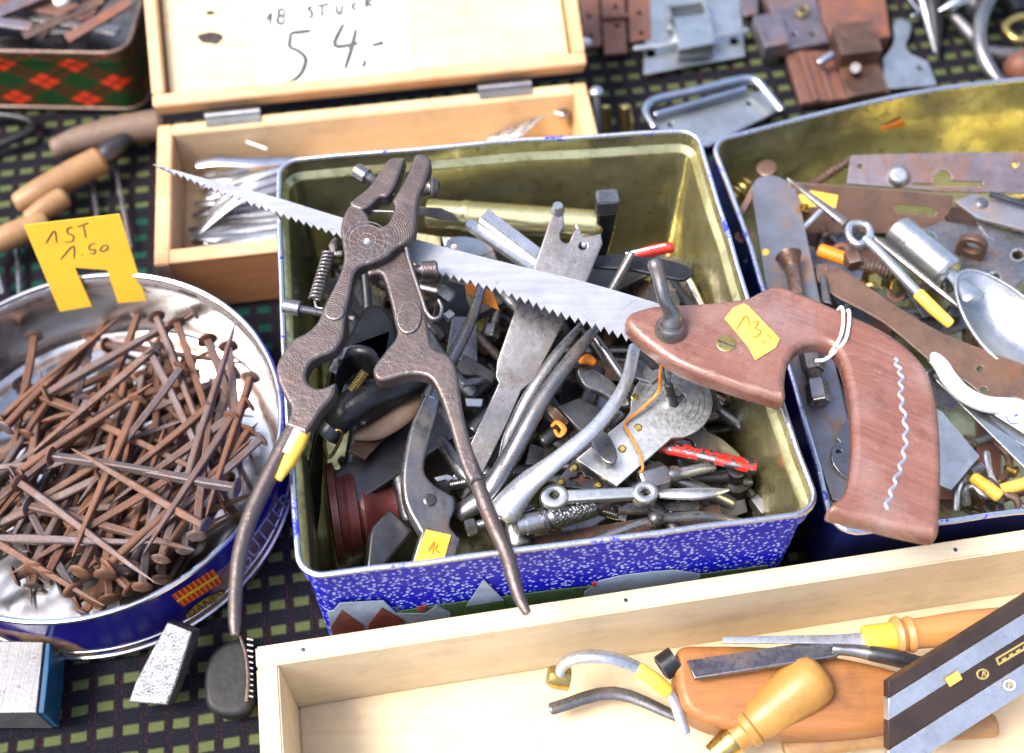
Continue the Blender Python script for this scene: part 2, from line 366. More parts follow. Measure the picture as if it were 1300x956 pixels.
def m_handle():
    n = N('worn_red_brown_wood'); mp = n.node('ShaderNodeMapping'); n.t.links.new(n.O, mp.inputs[0]); mp.inputs['Rotation'].default_value = (0, 0, R_(28)); V_ = mp.outputs[0]
    a = n.noise(1, 6, .7, n.scl((14, 320, 120), V_), .5); a2 = n.noise(1, 4, .6, n.scl((40, 1300, 300), V_), .3); b = n.noise(34, 6, .7); f = n.noise(700, 4, .7); c = n.noise(150, 6, .75)
    col = n.mix(n.ramp(a, .34, .66), (.225, .095, .066), (.145, .058, .04)); col = n.mix(n.ramp(a2, .52, .7, 0, .55), col, (.08, .033, .024)); col = n.mix(n.ramp(b, .46, .68, 0, .5), col, (.3, .185, .145))
    col = n.mix(n.ramp(n.noise(18, 5, .6), .52, .68, 0, .3), col, (.26, .22, .235)); col = n.mix(n.ramp(c, .66, .72, 0, .7), col, (.06, .028, .022)); sc_ = n.noise(1, 3, .7, n.scl((50, 900, 200)))
    col = n.mix(n.ramp(sc_, .66, .72, 0, .4), col, (.42, .33, .28)); e = n.edge(.002); col = n.mix(n.mth('MULTIPLY', e, n.ramp(b, .38, .58, .1, .9)), col, (.4, .23, .12)); h = n.mth('ADD', n.mth('MULTIPLY', a2, .7), n.mth('ADD', n.mth('MULTIPLY', f, .25), n.mth('MULTIPLY', n.ramp(c, .6, .72), -.8)))
    col = n.mix(n.ramp(n.noise(60, 7, .8), .54, .7, 0, .6), col, (.055, .026, .02))
    return n.out(col, n.ramp(b, .3, .7, .16, .36), 0., n.bump(h, .00025), **{'Specular IOR Level': .7})
M['handle'] = m_handle()
def m_gold():
    n = N('brassy_tin_lining'); a = n.noise(28, 7, .7); b = n.noise(160, 4, .7); st = n.noise(1, 4, .6, n.scl((220, 220, 12)))
    col = n.mix(n.ramp(a, .35, .68), (.66, .61, .31), (.4, .36, .17)); col = n.mix(n.ramp(b, .5, .72, 0, .6), col, (.13, .1, .045)); col = n.mix(n.ramp(st, .58, .8, 0, .4), col, (.5, .46, .25))
    col = n.mix(n.ramp(n.noise(22, 6, .7, dist=.5), .6, .74, 0, .6), col, (.17, .06, .03))
    return n.out(col, n.ramp(b, .3, .7, .12, .3), .78, n.bump(n.mth('ADD', n.noise(13, 2), n.mth('MULTIPLY', b, .02)), .006, .7))
M['gold'] = m_gold()
def m_blue():
    n = N('blue_tin_print'); d = n.voro(440); a = n.noise(60, 6, .7)
    col = n.mix(n.ramp(d, .25, .4), (.42, .47, .78), (.006, .008, .36)); col = n.mix(n.ramp(a, .62, .68, 0, .75), col, (.42, .43, .5))
    return n.out(col, .45, n.ramp(a, .62, .68, 0, .8), n.bump(d, .0002, .5), **{'Specular IOR Level': .12})
M['blue'] = m_blue()
def m_rim():
    n = N('worn_blue_rim'); a = n.noise(45, 6, .75); b = n.noise(400, 3)
    k = n.ramp(n.mth('ADD', n.mth('MULTIPLY', a, .7), n.mth('MULTIPLY', b, .3)), .555, .6)
    return n.out(n.mix(k, (.6, .62, .68), (.03, .04, .5)), n.ramp(a, .3, .7, .2, .4), n.ramp(k, 0, 1, .95, .1), n.bump(b, .0002))
M['rim'] = m_rim()
M['dblue'] = plain('dark_blue_tin_print', (.012, .016, .09), .22, 0, .5, 40)
def m_round():
    n = N('stained_tin_plate'); x = n.xyz(); r = n.mth('SQRT', n.mth('ADD', n.mth('MULTIPLY', x[0], x[0]), n.mth('MULTIPLY', x[1], x[1])))
    q = n.noise(24, 7, .7, dist=.4); f = n.noise(200, 4)
    w_ = n.mth('SUBTRACT', r, n.mth('MULTIPLY', n.mth('SUBTRACT', q, .5), .012))
    wall = n.ramp(r, .0955, .0968)
    rings = n.mth('MAXIMUM', n.mth('MULTIPLY', n.ramp(w_, .083, .085), n.ramp(w_, .090, .087)), n.mth('MULTIPLY', n.ramp(w_, .0928, .094), n.ramp(q, .35, .55)))
    blot = n.ramp(n.noise(16, 6, .7), .56, .72, 0, .75)
    k = n.mth('MAXIMUM', n.mth('MULTIPLY', rings, .85), n.mth('MULTIPLY', blot, n.mth('ADD', n.mth('MULTIPLY', wall, .8), .12)))
    k = n.mth('MINIMUM', 1., n.mth('MULTIPLY', k, n.ramp(f, .2, .5, .7, 1)))
    return n.out(n.mix(k, (.78, .78, .78), n.mix(f, (.26, .1, .035), (.16, .075, .045))), n.mth('ADD', n.ramp(q, .3, .7, .1, .24), n.mth('MULTIPLY', k, .32)), n.mth('SUBTRACT', 1., n.mth('MULTIPLY', k, .6)), n.bump(f, .00004))
M['tinplate'] = m_round()
def m_tinout():
    n = N('dark_blue_round_tin_print'); z = n.xyz()[2]; q = n.noise(30, 6, .7); f = n.noise(180, 4)
    rr = n.mth('MULTIPLY', n.ramp(n.noise(13, 3), .5, .54), n.ramp(n.mth('ADD', z, n.mth('MULTIPLY', q, .016)), .039, .037))
    col = n.mix(rr, (.014, .01, .16), n.mix(n.ramp(f, .35, .65), (.3, .2, .13), (.17, .08, .04)))
    return n.out(col, n.ramp(rr, 0, 1, .18, .6), 0., n.bump(n.mth('MULTIPLY', rr, f), .0003))
M['tinout'] = m_tinout()
def m_tartan():
    n = N('tartan_tin_print'); x = n.xyz(); s_ = 1/.032
    u = n.mth('MULTIPLY', n.mth('ADD', x[0], n.mth('MULTIPLY', x[2], 1.5)), s_*.72); v = n.mth('MULTIPLY', n.mth('SUBTRACT', n.mth('MULTIPLY', x[2], 1.5), x[0]), s_*.72)
    def st(c, a, b): fr = n.mth('FRACT', c); return n.mth('MULTIPLY', n.mth('GREATER_THAN', fr, a), n.mth('LESS_THAN', fr, b))
    a, b = st(u, .1, .55), st(v, .1, .55); la, lb = st(n.mth('MULTIPLY', u, 1.), .3, .335), st(v, .3, .335)
    col = n.mix(n.mth('MULTIPLY', n.mth('ADD', a, b), .4), (.012, .05, .012), (.16, .012, .01)); col = n.mix(n.mth('MULTIPLY', a, b), col, (.68, .05, .015))
    col = n.mix(n.mth('MAXIMUM', la, lb), col, (.015, .015, .012)); q = n.noise(90, 5, .7)
    return n.out(n.mix(n.ramp(q, .66, .72), col, (.2, .13, .1)), .3, 0.)
M['tartan'] = m_tartan()
CLA = R_(8.5)
def m_cloth():
    n = N('woven_cloth'); mp = n.node('ShaderNodeMapping'); n.t.links.new(n.O, mp.inputs[0]); mp.inputs['Rotation'].default_value = (0, 0, -CLA)
    wob = n.node('ShaderNodeVectorMath', operation='MULTIPLY_ADD'); nn = n.node('ShaderNodeTexNoise'); nn.inputs['Scale'].default_value = 25; n.t.links.new(n.O, nn.inputs[0])
    n.t.links.new(nn.outputs['Color'], wob.inputs[0]); wob.inputs[1].default_value = (.0025,)*3; n.t.links.new(mp.outputs[0], wob.inputs[2])
    x = n.xyz(wob.outputs[0]); fz = n.noise(900, 2, .7, n.O); px_, py_ = .0118, .0128
    u, v = n.mth('MULTIPLY', x[0], 1/px_), n.mth('MULTIPLY', x[1], 1/py_)
    def tri(c): return n.mth('ABSOLUTE', n.mth('SUBTRACT', n.mth('FRACT', c), .5))
    fu, fv = n.mth('ADD', tri(u), n.mth('MULTIPLY', n.mth('SUBTRACT', fz, .5), .14)), n.mth('ADD', tri(v), n.mth('MULTIPLY', n.mth('SUBTRACT', fz, .5), .14))
    dash = n.mth('MULTIPLY', n.ramp(fu, .35, .28), n.ramp(fv, .22, .14))
    th = n.mth('SINE', n.mth('MULTIPLY', x[0], 5200.)); tv = n.mth('SINE', n.mth('MULTIPLY', x[1], 5200.))
    weave = n.mth('MULTIPLY', n.mth('ADD', n.mth('MULTIPLY', th, tv), 1.), .5)
    yb = n.mth('FRACT', n.mth('MULTIPLY', n.mth('ADD', x[1], .4), 1/.42)); teal = n.mth('MULTIPLY', n.mth('GREATER_THAN', yb, .95-.0), n.mth('LESS_THAN', yb, 1.1)); teal = n.mth('MAXIMUM', teal, n.mth('LESS_THAN', yb, .27))
    dc = n.mix(teal, (.085, .098, .045), (.01, .055, .04)); dc = n.mix(n.ramp(fz, .3, .7, 0, .5), dc, n.mix(teal, (.11, .14, .04), (.012, .06, .045)))
    row = n.ramp(fv, .23, .18); ground = n.mix(n.mth('MULTIPLY', n.ramp(fz, .35, .65), .8), (.007, .008, .012), (.018, .0175, .025))
    ground = n.mix(n.mth('MULTIPLY', row, n.mth('GREATER_THAN', fz, .5)), ground, (.014, .011, .015)); red = n.mth('MULTIPLY', n.ramp(n.mth('ABSOLUTE', n.mth('SUBTRACT', fu, .42)), .045, .02), n.mth('GREATER_THAN', fz, .56)); ground = n.mix(n.mth('MULTIPLY', red, .3), ground, (.2, .012, .02))
    h = n.mth('ADD', n.mth('MULTIPLY', dash, .8), n.mth('ADD', n.mth('MULTIPLY', weave, .4), fz))
    return n.out(n.mix(dash, ground, dc), 1., 0., n.bump(h, .0006), **{'Specular IOR Level': .08})
M['cloth'] = m_cloth()

# ================================================================ the table cloth
def cloth():
    V, Fa = [], []; n = 200; S = 1.7
    for i in range(n+1):
        for j in range(n+1):
            x, y = (i/n-.5)*S, (j/n-.5)*S; V.append(Vector((x, y, -.0030+.0018*noise.noise(Vector((x*9, y*9, 0)))+.0012*abs(noise.noise(Vector((x*22+y*8, y*14, 3)))))))
    for i in range(n):
        for j in range(n): a = i*(n+1)+j; Fa.append((a, a+n+1, a+n+2, a+1))
    return V, Fa
structure('table_cloth', cloth(), M['cloth'])

# ================================================================ containers
def plw(A, B, C):
    q = Pl.__new__(Pl); q.n = (B-A).cross(C-A).normalized(); q.o = A; q.ex = (B-A).normalized(); q.ey = q.n.cross(q.ex); return q
def rrect(cs, rad, bulge=(0, 0, 0, 0), n=6, m=10):
    """rounded quadrilateral (counter-clockwise xy corners) -> [(point, outward normal)]"""
    k = len(cs); out = []; C = [Vector((c[0], c[1], 0)) for c in cs]
    for i in range(k):
        p, a, b = C[i], C[i-1], C[(i+1) % k]; d1, d2 = (a-p).normalized(), (b-p).normalized(); ang = d1.angle(d2); L = rad/math.tan(ang/2)
        n1 = Vector((-d1.y, d1.x, 0))*1; n1 = Vector((d1.y, -d1.x, 0)) if Vector((d1.y, -d1.x, 0)).dot(d2) < 0 else Vector((-d1.y, d1.x, 0))
        n2 = Vector((d2.y, -d2.x, 0)) if Vector((d2.y, -d2.x, 0)).dot(d1) < 0 else Vector((-d2.y, d2.x, 0))
        cen = p+d1*L-n1*rad
        for j in range(n+1):
            q = n1.slerp(n2, j/n); out.append((cen+q*rad, q))
        e = b; d3 = (C[(i+2) % k]-b).normalized(); an2 = (-d2).angle(d3); s0, s1 = p+d2*L, b-d2*(rad/math.tan(an2/2))
        for j in range(1, m): t = j/m; out.append((s0.lerp(s1, t)+n2*bulge[i]*math.sin(math.pi*t), n2))
    return out
def shell(loop, layers, cap0=False, cap1=False, wob=0.):
    V, Fa = [], []; n = len(loop)
    for li, (off, z) in enumerate(layers):
        for p, q in loop:
            w_ = wob*noise.noise(p*30) if wob else 0
            V.append(p+q*(off+w_)+Vector((0, 0, z)))
    for i in range(len(layers)-1):
        for k in range(n): l = (k+1) % n; Fa.append((i*n+k, i*n+l, (i+1)*n+l, (i+1)*n+k))
    if cap0: Fa.append(tuple(reversed(range(n))))
    if cap1: Fa.append(tuple((len(layers)-1)*n+k for k in range(n)))
    return V, Fa
def loop_tube(loop, off, z, r, n=8, wob=0., wz=0.):
    P = [p+q*(off+wob*noise.noise(p*30))+Vector((0, 0, z+wz*noise.noise(p*22+Vector((5, 1, 2))))) for p, q in loop]
    return rod3(P, [r]*len(P), n, closed=True)
def xy(px, py, z): p = W(px, py, z); return (p.x, p.y)

ZT = .112
# --- blue dotted tin
L1 = rrect([xy(378, 738, ZT), xy(1042, 652, ZT), xy(884, 163, ZT), xy(351, 203, ZT)], .011, (0, -.001, .001, .0015))
BT = thing('blue_dotted_tin', 'open rectangular blue tin with white dots, full of hand tools under a saw', 'tin', (0, -.05, 0))
part('body', shell(L1, [(-.0045, .0005), (-.0022, .002), (-.0022, ZT-.0135), (-.0004, ZT-.011), (-.0004, ZT-.0015)], cap0=True, wob=.0012), M['blue'], BT)
part('lining', shell(L1, [(-.0009, ZT-.0005), (-.0009, ZT-.009), (-.0036, ZT-.0116), (-.0042, ZT-.013), (-.0046, .004), (-.0066, .0022)], cap1=True, wob=.0012), M['gold'], BT, 'brassy inner lining of the tin')
part('rim', loop_tube(L1, -.0007, ZT, .0013, wob=.0012, wz=.0008), M['rim'], BT)
fa, fb = W(378, 738, ZT), W(1042, 652, ZT); PF = plw(fa, fb, fa+Vector((0, 0, .05)))
fd = (fb-fa).normalized(); fn = Vector((fd.y, -fd.x, 0)); PF.n = fn; PF.o = fa+fn*.0002; PF.ex = fd; PF.ey = Vector((0, 0, 1))
PF.o = fa-fn*.0016
M['sky'] = plain('pale_blue_print', (.3, .37, .46), .45, 0, .35, 160)
M['roof'] = plain('brown_red_print', (.2, .045, .03), .4, 0, .5, 200)
M['grass'] = plain('green_print', (.07, .13, .05), .4, 0, .4, 150)
def prnt(name, pts, m, h): part(name, plate(PF.up(h), pts, .0004, bev=.00005, res=0), M[m], BT)
prnt('printed_ground', [(420, 790), (560, 768), (700, 750), (900, 728), (975, 718), (975, 770), (560, 850), (430, 860)], 'grass', .0001)
prnt('printed_panel', [(416, 777), (424, 775), (431, 766), (487, 763), (504, 779), (541, 779), (554, 769), (572, 777), (572, 830), (428, 850)], 'sky', .0003)
for tri in ([(434, 775), (461, 795), (461, 830), (428, 830), (420, 797)], [(485, 772), (512, 788), (512, 820), (466, 820), (468, 793)]): prnt('printed_roof', tri, 'roof', .0007)
prnt('printed_roof', [(614, 736), (640, 762), (592, 770)], 'sky', .0003)
prnt('printed_lawn', [(592, 770), (640, 762), (645, 790), (588, 800)], 'grass', .0003)
prnt('printed_panel', [(742, 752), (760, 738), (789, 731), (830, 726), (858, 724), (889, 729), (890, 760), (742, 780)], 'sky', .0003)
prnt('printed_roof', [(752, 741), (757, 739), (757, 744), (752, 745)], 'red', .0008)
prnt('printed_roof', [(530, 771), (540, 769), (540, 775), (530, 776)], 'red', .0008)

# --- tin at the saw handle
ZR = .070
L2 = rrect([xy(1060, 682, ZR), xy(1500, 626, ZR), xy(1420, 84, ZR), xy(902, 178, ZR)], .013, (0, 0, .008, -.003))
RT = thing('plain_gold_lined_tin', 'open tin with dark blue outside and gold inside, holding hinges, bolts and a scoop', 'tin', (.25, -.02, 0))
part('body', shell(L2, [(-.0045, .0005), (-.0022, .002), (-.0006, ZR-.0135), (-.0003, ZR-.0015)], cap0=True, wob=.002), M['dblue'], RT)
part('lining', shell(L2, [(-.0014, ZR-.0005), (-.0022, ZR-.02), (-.0046, ZR-.024), (-.0042, .004), (-.006, .0022)], cap1=True, wob=.002), M['gold'], RT)
part('rim', loop_tube(L2, -.0009, ZR, .0014, wob=.002, wz=.0012), M['rim'], RT)
bp = plw(W(903, 178, ZR), W(1420, 84, ZR), W(903, 178, ZR)+Vector((0, 0, .05)))
bn = bp.n if bp.n.y < 0 else -bp.n
for q in [[(1095, 182), (1120, 163), (1147, 152), (1148, 161), (1122, 178), (1097, 186)]]:
    P0 = plw(W(903, 178, ZR)-bn*.0, W(1420, 84, ZR), W(903, 178, ZR)+Vector((0, 0, .05))); P0.n = bn; P0.o = P0.o-bn*(.0042); P0.ey = P0.n.cross(P0.ex)
    part('orange_sticker', plate(P0, q, .0006, bev=.0001, res=0), M['orange'], RT)

# --- round tin
RC = Vector((-.2112*.9848, CY+.2965*.9848, 0)); KR = .9848*.985; ZN = .008
def turn(pr, n=96):
    V, Fa = [], []
    for r, z in pr:
        r *= KR; z += ZN if z > .03 else 0
        for k in range(n): a = 2*math.pi*k/n; V.append(RC+Vector((r*math.cos(a), r*math.sin(a), z)))
    for i in range(len(pr)-1):
        for k in range(n): l = (k+1) % n; Fa.append((i*n+k, i*n+l, (i+1)*n+l, (i+1)*n+k))
    return V, Fa
def ringt(r, z, w_):
    r *= KR; z += ZN if z > .03 else 0
    return rod3([RC+Vector((r*math.cos(a), r*math.sin(a), z)) for a in (2*math.pi*k/96 for k in range(96))], [w_]*96, 8, closed=True)
RO = thing('round_biscuit_tin', 'shallow round dark blue biscuit tin with shiny inside, heaped with rusty nails', 'tin', RC)
def cap(g, last): V, Fa = g; n = 96; Fa.append(tuple(range(len(V)-n, len(V))) if last else tuple(reversed(range(n)))); return V, Fa
part('body', cap(turn([(.0960, .001), (.0972, .004), (.0972, .0075), (.0966, .009), (.0966, .041), (.0988, .044)]), False), M['tinout'], RO)
part('lining', cap(turn([(.0990, .0448), (.0968, .0425), (.0958, .038), (.0958, .0075), (.0948, .0045), (.088, .0035), (.0868, .0025)]), True), M['tinplate'], RO)
part('rim', ringt(.0986, .0445, .0014), M['chrome'], RO)
part('base_bead', ringt(.0972, .0022, .0014), M['chrome'], RO); part('base_bead', ringt(.0967, .0085, .0008), M['chrome'], RO)
def cylhit(px, py, r):
    d = ray(px, py); r *= KR; o = CAMP-RC; a = d.x*d.x+d.y*d.y; b = 2*(o.x*d.x+o.y*d.y); c = o.x*o.x+o.y*o.y-r*r
    D = max(0, b*b-4*a*c); t = (-b-math.sqrt(D))/(2*a); return CAMP+d*t
def bil(q, u, v): a, b, c, d = (Vector(x) for x in q); return (a*(1-u)+b*u)*(1-v)+(d*(1-u)+c*u)*v
def cylpatch(q, r, nx=10, ny=3, u0=0, u1=1, v0=0, v1=1):
    V = [cylhit(*bil(q, u0+(u1-u0)*i/nx, v0+(v1-v0)*j/ny), r) for j in range(ny+1) for i in range(nx+1)]
    return V, [(j*(nx+1)+i, j*(nx+1)+i+1, (j+1)*(nx+1)+i+1, (j+1)*(nx+1)+i) for j in range(ny) for i in range(nx)]
def textgeo(s):
    cu = bpy.data.curves.new('t', 'FONT'); cu.body = s; cu.size = 1; cu.resolution_u = 3; o = bpy.data.objects.new('t', cu); me = bpy.data.meshes.new_from_object(o)
    V = [v.co.copy() for v in me.vertices]; Fa = [tuple(p.vertices) for p in me.polygons]; bpy.data.objects.remove(o); bpy.data.meshes.remove(me)
    x0, x1 = min(v.x for v in V), max(v.x for v in V); y0, y1 = min(v.y for v in V), max(v.y for v in V)
    return [((v.x-x0)/(x1-x0), (v.y-y0)/(y1-y0)) for v in V], Fa
def cyltext(s, q, r): V, Fa = textgeo(s); return [cylhit(*bil(q, u, v), r) for u, v in V], Fa
M['pr_red'] = plain('red_print', (.6, .035, .01), .35); M['pr_yel'] = plain('yellow_print', (.75, .5, .04), .35); M['pr_gold'] = plain('ochre_print', (.5, .36, .05), .35)
M['pr_sil'] = plain('silver_print', (.75, .78, .8), .3, .3); M['pr_blk'] = plain('black_print', (.012, .012, .014), .4)
Q = [(232, 771), (283, 739), (271, 722), (217, 756)]
lab = part('tartan_patch', cylpatch(Q, .09675), M['pr_red'], RO)
for u in [.06+.11*k for k in range(9)]: part('stripe', cylpatch(Q, .0969, 2, 3, u, u+.022), M['pr_yel'], lab)
part('stripe', cylpatch(Q, .0969, 10, 1, 0, 1, .42, .56), M['pr_yel'], lab)
oc = [(233+27*1+0, 783)]
def cyloval(cx, cy, a, b, rot, r, n=28, m=8):
    V = [cylhit(cx, cy, r)]+[cylhit(*p, r) for i in range(1, m+1) for p in ell(cx, cy, a*i/m, b*i/m, n, rot)]
    return V, [(0, 1+k, 1+(k+1) % n) for k in range(n)]+[(1+i*n+k, 1+(i+1)*n+k, 1+(i+1)*n+(k+1) % n, 1+i*n+(k+1) % n) for i in range(m-1) for k in range(n)]
part('oval_badge', cyloval(262, 768, 31, 9, -.56, .0969), M['pr_blk'], RO); part('oval_badge', cyloval(262, 768, 29.5, 7.7, -.56, .0970), M['pr_gold'], RO)
part('lettering', cyltext('DANESI', [(242, 784), (287, 756), (282, 748), (237, 776)], .0972), M['pr_blk'], RO)
part('lettering', cyltext('BUTTER', [(314, 724), (374, 635), (362, 622), (301, 709)], .0972), M['pr_sil'], RO)
part('gold_band', cylpatch([(321, 738), (372, 672), (369, 667), (318, 733)], .0969, 10, 1), M['pr_gold'], RO)

# --- price card standing in the round tin
PT = Pl((95, 393, .038), (168, 384, .038), (92, 280, .088))
tag = thing('price_card', 'yellow price card reading 1ST 1.50 standing in the round tin of nails', 'price card', PT.hit(110, 388))
part('card', plate(PT, [(30, 286), (152, 272), (186, 382), (150, 385), (136, 343), (95, 340), (117, 389), (76, 396)], .0007, bev=.0001, res=0), M['yel'], tag)
part('handwriting', ink(PT, [[(58, 309), (69, 293), (72, 308)], [(92, 288), (86, 290), (86, 296), (93, 299), (92, 306), (82, 307)], [(98, 288), (112, 283)], [(106, 286), (109, 301)],
    [(77, 329), (93, 312), (94, 328)], [(103, 323), (105, 323)], [(121, 309), (114, 311), (114, 317), (121, 317), (119, 322), (113, 321)], [(131, 312), (127, 317), (131, 319), (137, 315), (135, 311), (130, 312)]], .8), M['ink'], tag)

# --- wooden box with its lid open
ZB = .043
A0, B0, C0 = W(200, 159, ZB), W(743, 104, ZB), W(197, 337, ZB)
ex = (B0-A0); LX = ex.length; ex.normalize(); ey = Vector((ex.y, -ex.x, 0)); LY = (C0-A0).dot(ey); uz = Vector((0, 0, 1)); tw = .0085
WB = thing('hinged_wooden_box', 'open hinged wooden cutlery box with orange edges, its lid laid back with a paper price', 'box', (A0+ex*LX/2)*1)
WB.location.z = 0; ORG[WB.name].z = 0
A1 = Vector((A0.x, A0.y, 0)); zb = uz*ZB
part('back_wall', boxw(A1+ex*tw, ex*(LX-2*tw), ey*tw, zb), M['woodin'], WB)
part('front_wall', boxw(A1+ey*(LY-tw)+ex*tw, ex*(LX-2*tw), ey*tw, zb), M['woodor'], WB)
part('side_wall', boxw(A1, ex*tw, ey*LY, zb), M['woodrail'], WB); part('side_wall', boxw(A1+ex*(LX-tw), ex*tw, ey*LY, zb), M['woodrail'], WB)
part('top_edge', boxw(A1+ey*(LY-tw-.0004)+ex*tw+zb, ex*(LX-2*tw), ey*(tw+.0008), uz*.0012, .0004), M['woodrail'], WB)
part('base', boxw(A1+ex*tw+ey*tw+uz*.001, ex*(LX-2*tw), ey*(LY-2*tw), uz*.006), M['woodin'], WB)
la = R_(24); lv = -ey*math.cos(la)+uz*math.sin(la); ln = ey*math.sin(la)+uz*math.cos(la)      # lid leans back
H0 = A0+lv*.006+uz*.002+ex*.0005; LD = LY; lt = .014
lid = part('lid', boxw(H0-ln*.003+ex*tw+lv*.005, ex*(LX-2*tw), lv*(LD-.01), ln*.004), M['woodin'], WB)
for nm, g in (('lid_rail', boxw(H0-ln*.004, ex*LX, lv*.0075, ln*lt)), ('lid_rail', boxw(H0-ln*.004+lv*(LD-.0075), ex*LX, lv*.0075, ln*lt)),
              ('lid_rail', boxw(H0-ln*.004+lv*.0075, ex*.007, lv*(LD-.015), ln*lt)), ('lid_rail', boxw(H0-ln*.004+lv*.0075+ex*(LX-.007), ex*.007, lv*(LD-.015), ln*lt))): part(nm, g, M['woodrail'], lid)
M['knot'] = plain('dark_knot', (.035, .022, .018), .7, 0, .6, 300)
PLD = plw(H0+ln*.0013+ex*.01+lv*.01, H0+ln*.0013+ex*.2+lv*.01, H0+ln*.0013+ex*.01+lv*.08)
if PLD.n.z < 0: PLD.n = -PLD.n
for bl, r0 in (((267, 48), 11), ((267, 16), 4)):
    part('knot', plate(PLD, [(bl[0]+r0*(1+.45*noise.noise(Vector((k*.9, r0, 1))))*math.cos(k*.5236)*1.5, bl[1]+r0*.7*(1+.5*noise.noise(Vector((k*.8, r0, 5))))*math.sin(k*.5236)) for k in range(12)], .0005, bev=.0001, res=0, s=3), M['knot'], lid)
for hx, hy in ((295, 144), (640, 104)):
    q = PLD.hit(hx, hy)
    d = (q-A0).dot(ex); hp = A0+ex*d
    part('hinge', join(rod3([hp+uz*.0025-ex*.016-ey*.001, hp+uz*.0025+ex*.016-ey*.001], [.0022]*2, 10), boxw(hp-ex*.016+uz*.0006+ey*.0003, ex*.032, ey*.006, uz*.001, .0002)), M['zinc'], WB)
pap = thing('paper_note', 'white paper with handwritten 18 STÜCK 54,- stuck inside the box lid', 'paper', PLD.hit(425, 110))
PPP = PLD.up(.0009)
part('sheet', plate(PPP, [(310, -45), (327, 125), (526, 99), (516, -50)], .0005, bev=.0001, res=0), M['paper'], pap)
part('handwriting', ink(PPP, [[(395, 39), (380, 41), (369, 42)], [(369, 42), (367, 60)], [(367, 60), (379, 65), (388, 75), (383, 92), (372, 102), (360, 105)], [(436, 30), (425, 58), (455, 55)], [(452, 37), (446, 62), (438, 88)], [(464, 76), (461, 86)], [(472, 58), (487, 54)]], 3.0), M['inkg'], pap)
part('handwriting', ink(PPP, [[(338, 26), (344, 17), (343, 32)], ell(357.5, 16, 4, 4.5, 10)+[(361.5, 16)], ell(356.5, 25.5, 4.5, 5, 10)+[(361, 25.5)], [(397, 8), (391, 11), (396, 16), (395, 22), (390, 23)], [(401, 8), (418, 5)], [(409, 7), (409, 21)],
    [(427, 6), (428, 16), (433, 17), (435, 5)], [(429, 0), (430, 1)], [(434, -1), (435, 0)], [(453, 3), (447, 8), (453, 14)], [(464, -2), (465, 10)], [(474, -2), (465, 4), (475, 8)]], 2.2), M['inkg'], pap)

# --- pale tray in front
ZW = .066
T0, T1 = W(324, 821, ZW), W(1300, 672, ZW); tx = (T1-T0).normalized(); ty = Vector((tx.y, -tx.x, 0)); T0 = Vector((T0.x, T0.y, 0)); TLn, TDp, tt = .47, .17, .0092
TR = thing('pale_wooden_tray', 'pale unvarnished wooden tray holding chisels, in front of the blue tin', 'tray', T0+tx*TLn/2)
part('long_wall', boxw(T0+uz*.0005, tx*TLn, ty*tt, uz*(ZW-.0005)), M['woodpale'], TR); part('long_wall', boxw(T0+ty*(TDp-tt)+uz*.0005, tx*TLn, ty*tt, uz*(ZW-.0005)), M['woodpale'], TR)
part('end_wall', boxw(T0+ty*tt+uz*.0005, tx*tt, ty*(TDp-2*tt), uz*(ZW-.001)), M['woodpale'], TR); part('end_wall', boxw(T0+ty*tt+tx*(TLn-tt)+uz*.0005, tx*tt, ty*(TDp-2*tt), uz*(ZW-.001)), M['woodpale'], TR)
for d_ in (.02, .16, .31, .44): part('nail_head', lathe3(T0+tx*d_+ty*(tt*.5)+uz*(ZW-.001), T0+tx*d_+ty*(tt*.5)+uz*(ZW+.0002), [(0, .0011), (.8, .0011), (1, .0007)], 10), M['dark'], TR)
part('base', boxw(T0+tx*tt+ty*tt+uz*.001, tx*(TLn-2*tt), ty*(TDp-2*tt), uz*.006), M['woodpale'], TR)

# --- tartan tin
ZQ = .05
L4 = rrect([xy(-150, 60, ZQ), xy(158, 66, ZQ), xy(208, -110, ZQ), xy(-110, -120, ZQ)], .012)
TT = thing('tartan_tin', 'red and green tartan tin full of rusty flat iron bars', 'tin', (-.27, .26, 0))
part('body', shell(L4, [(-.001, .0005), (.0002, .002), (.0002, .041), (.0025, .043), (.0025, .0495)], cap0=True), M['tartan'], TT)
part('lining', shell(L4, [(.0015, .05), (-.0012, .044), (-.0012, .004), (-.003, .002)], cap1=True), M['mid'], TT)
part('rim', loop_tube(L4, .002, .0505, .0014), M['brown'], TT); part('base_bead', loop_tube(L4, .0006, .0016, .0012), M['brown'], TT)

# ================================================================ the big pliers and the saw
PP = Pl((490, 300, .1345), (300, 800, .118), (660, 770, .1225))
pv = PP.hit(466, 306)
PLR = thing('multi_purpose_pliers', 'rusty engraved fencing pliers with open handles lying on top of the saw blade', 'pliers', pv)
front = [(528, 195), (541, 196), (547, 204), (544, 218), (540, 232), (534, 243), (530, 259), (528, 283), (525, 297), (514, 308), (503, 314), (492, 324), (476, 332), (457, 338), (449, 349), (445, 370), (440, 392), (438, 408), (435, 428),
         (424, 444), (404, 453), (393, 461), (388, 475), (392, 486), (405, 492), [426, 485], (424, 500), (408, 519), (396, 538), [388, 550], [362, 540], (369, 519), (360, 500), (351, 478), (353, 457), (371, 431), (389, 421), (403, 407), (411, 387),
         (421, 368), (430, 349), (436, 327), (434, 308), (432, 289), (437, 270), (447, 257), [458, 262], (466, 270), (471, 281), (481, 286), (491, 283), (497, 272), (500, 262), (498, 253), (506, 240), (517, 220), (523, 205)]
part('front_arm', plate(PP, front, .0085, bev=.0017, res=3, s=4), M['plier'], PLR)
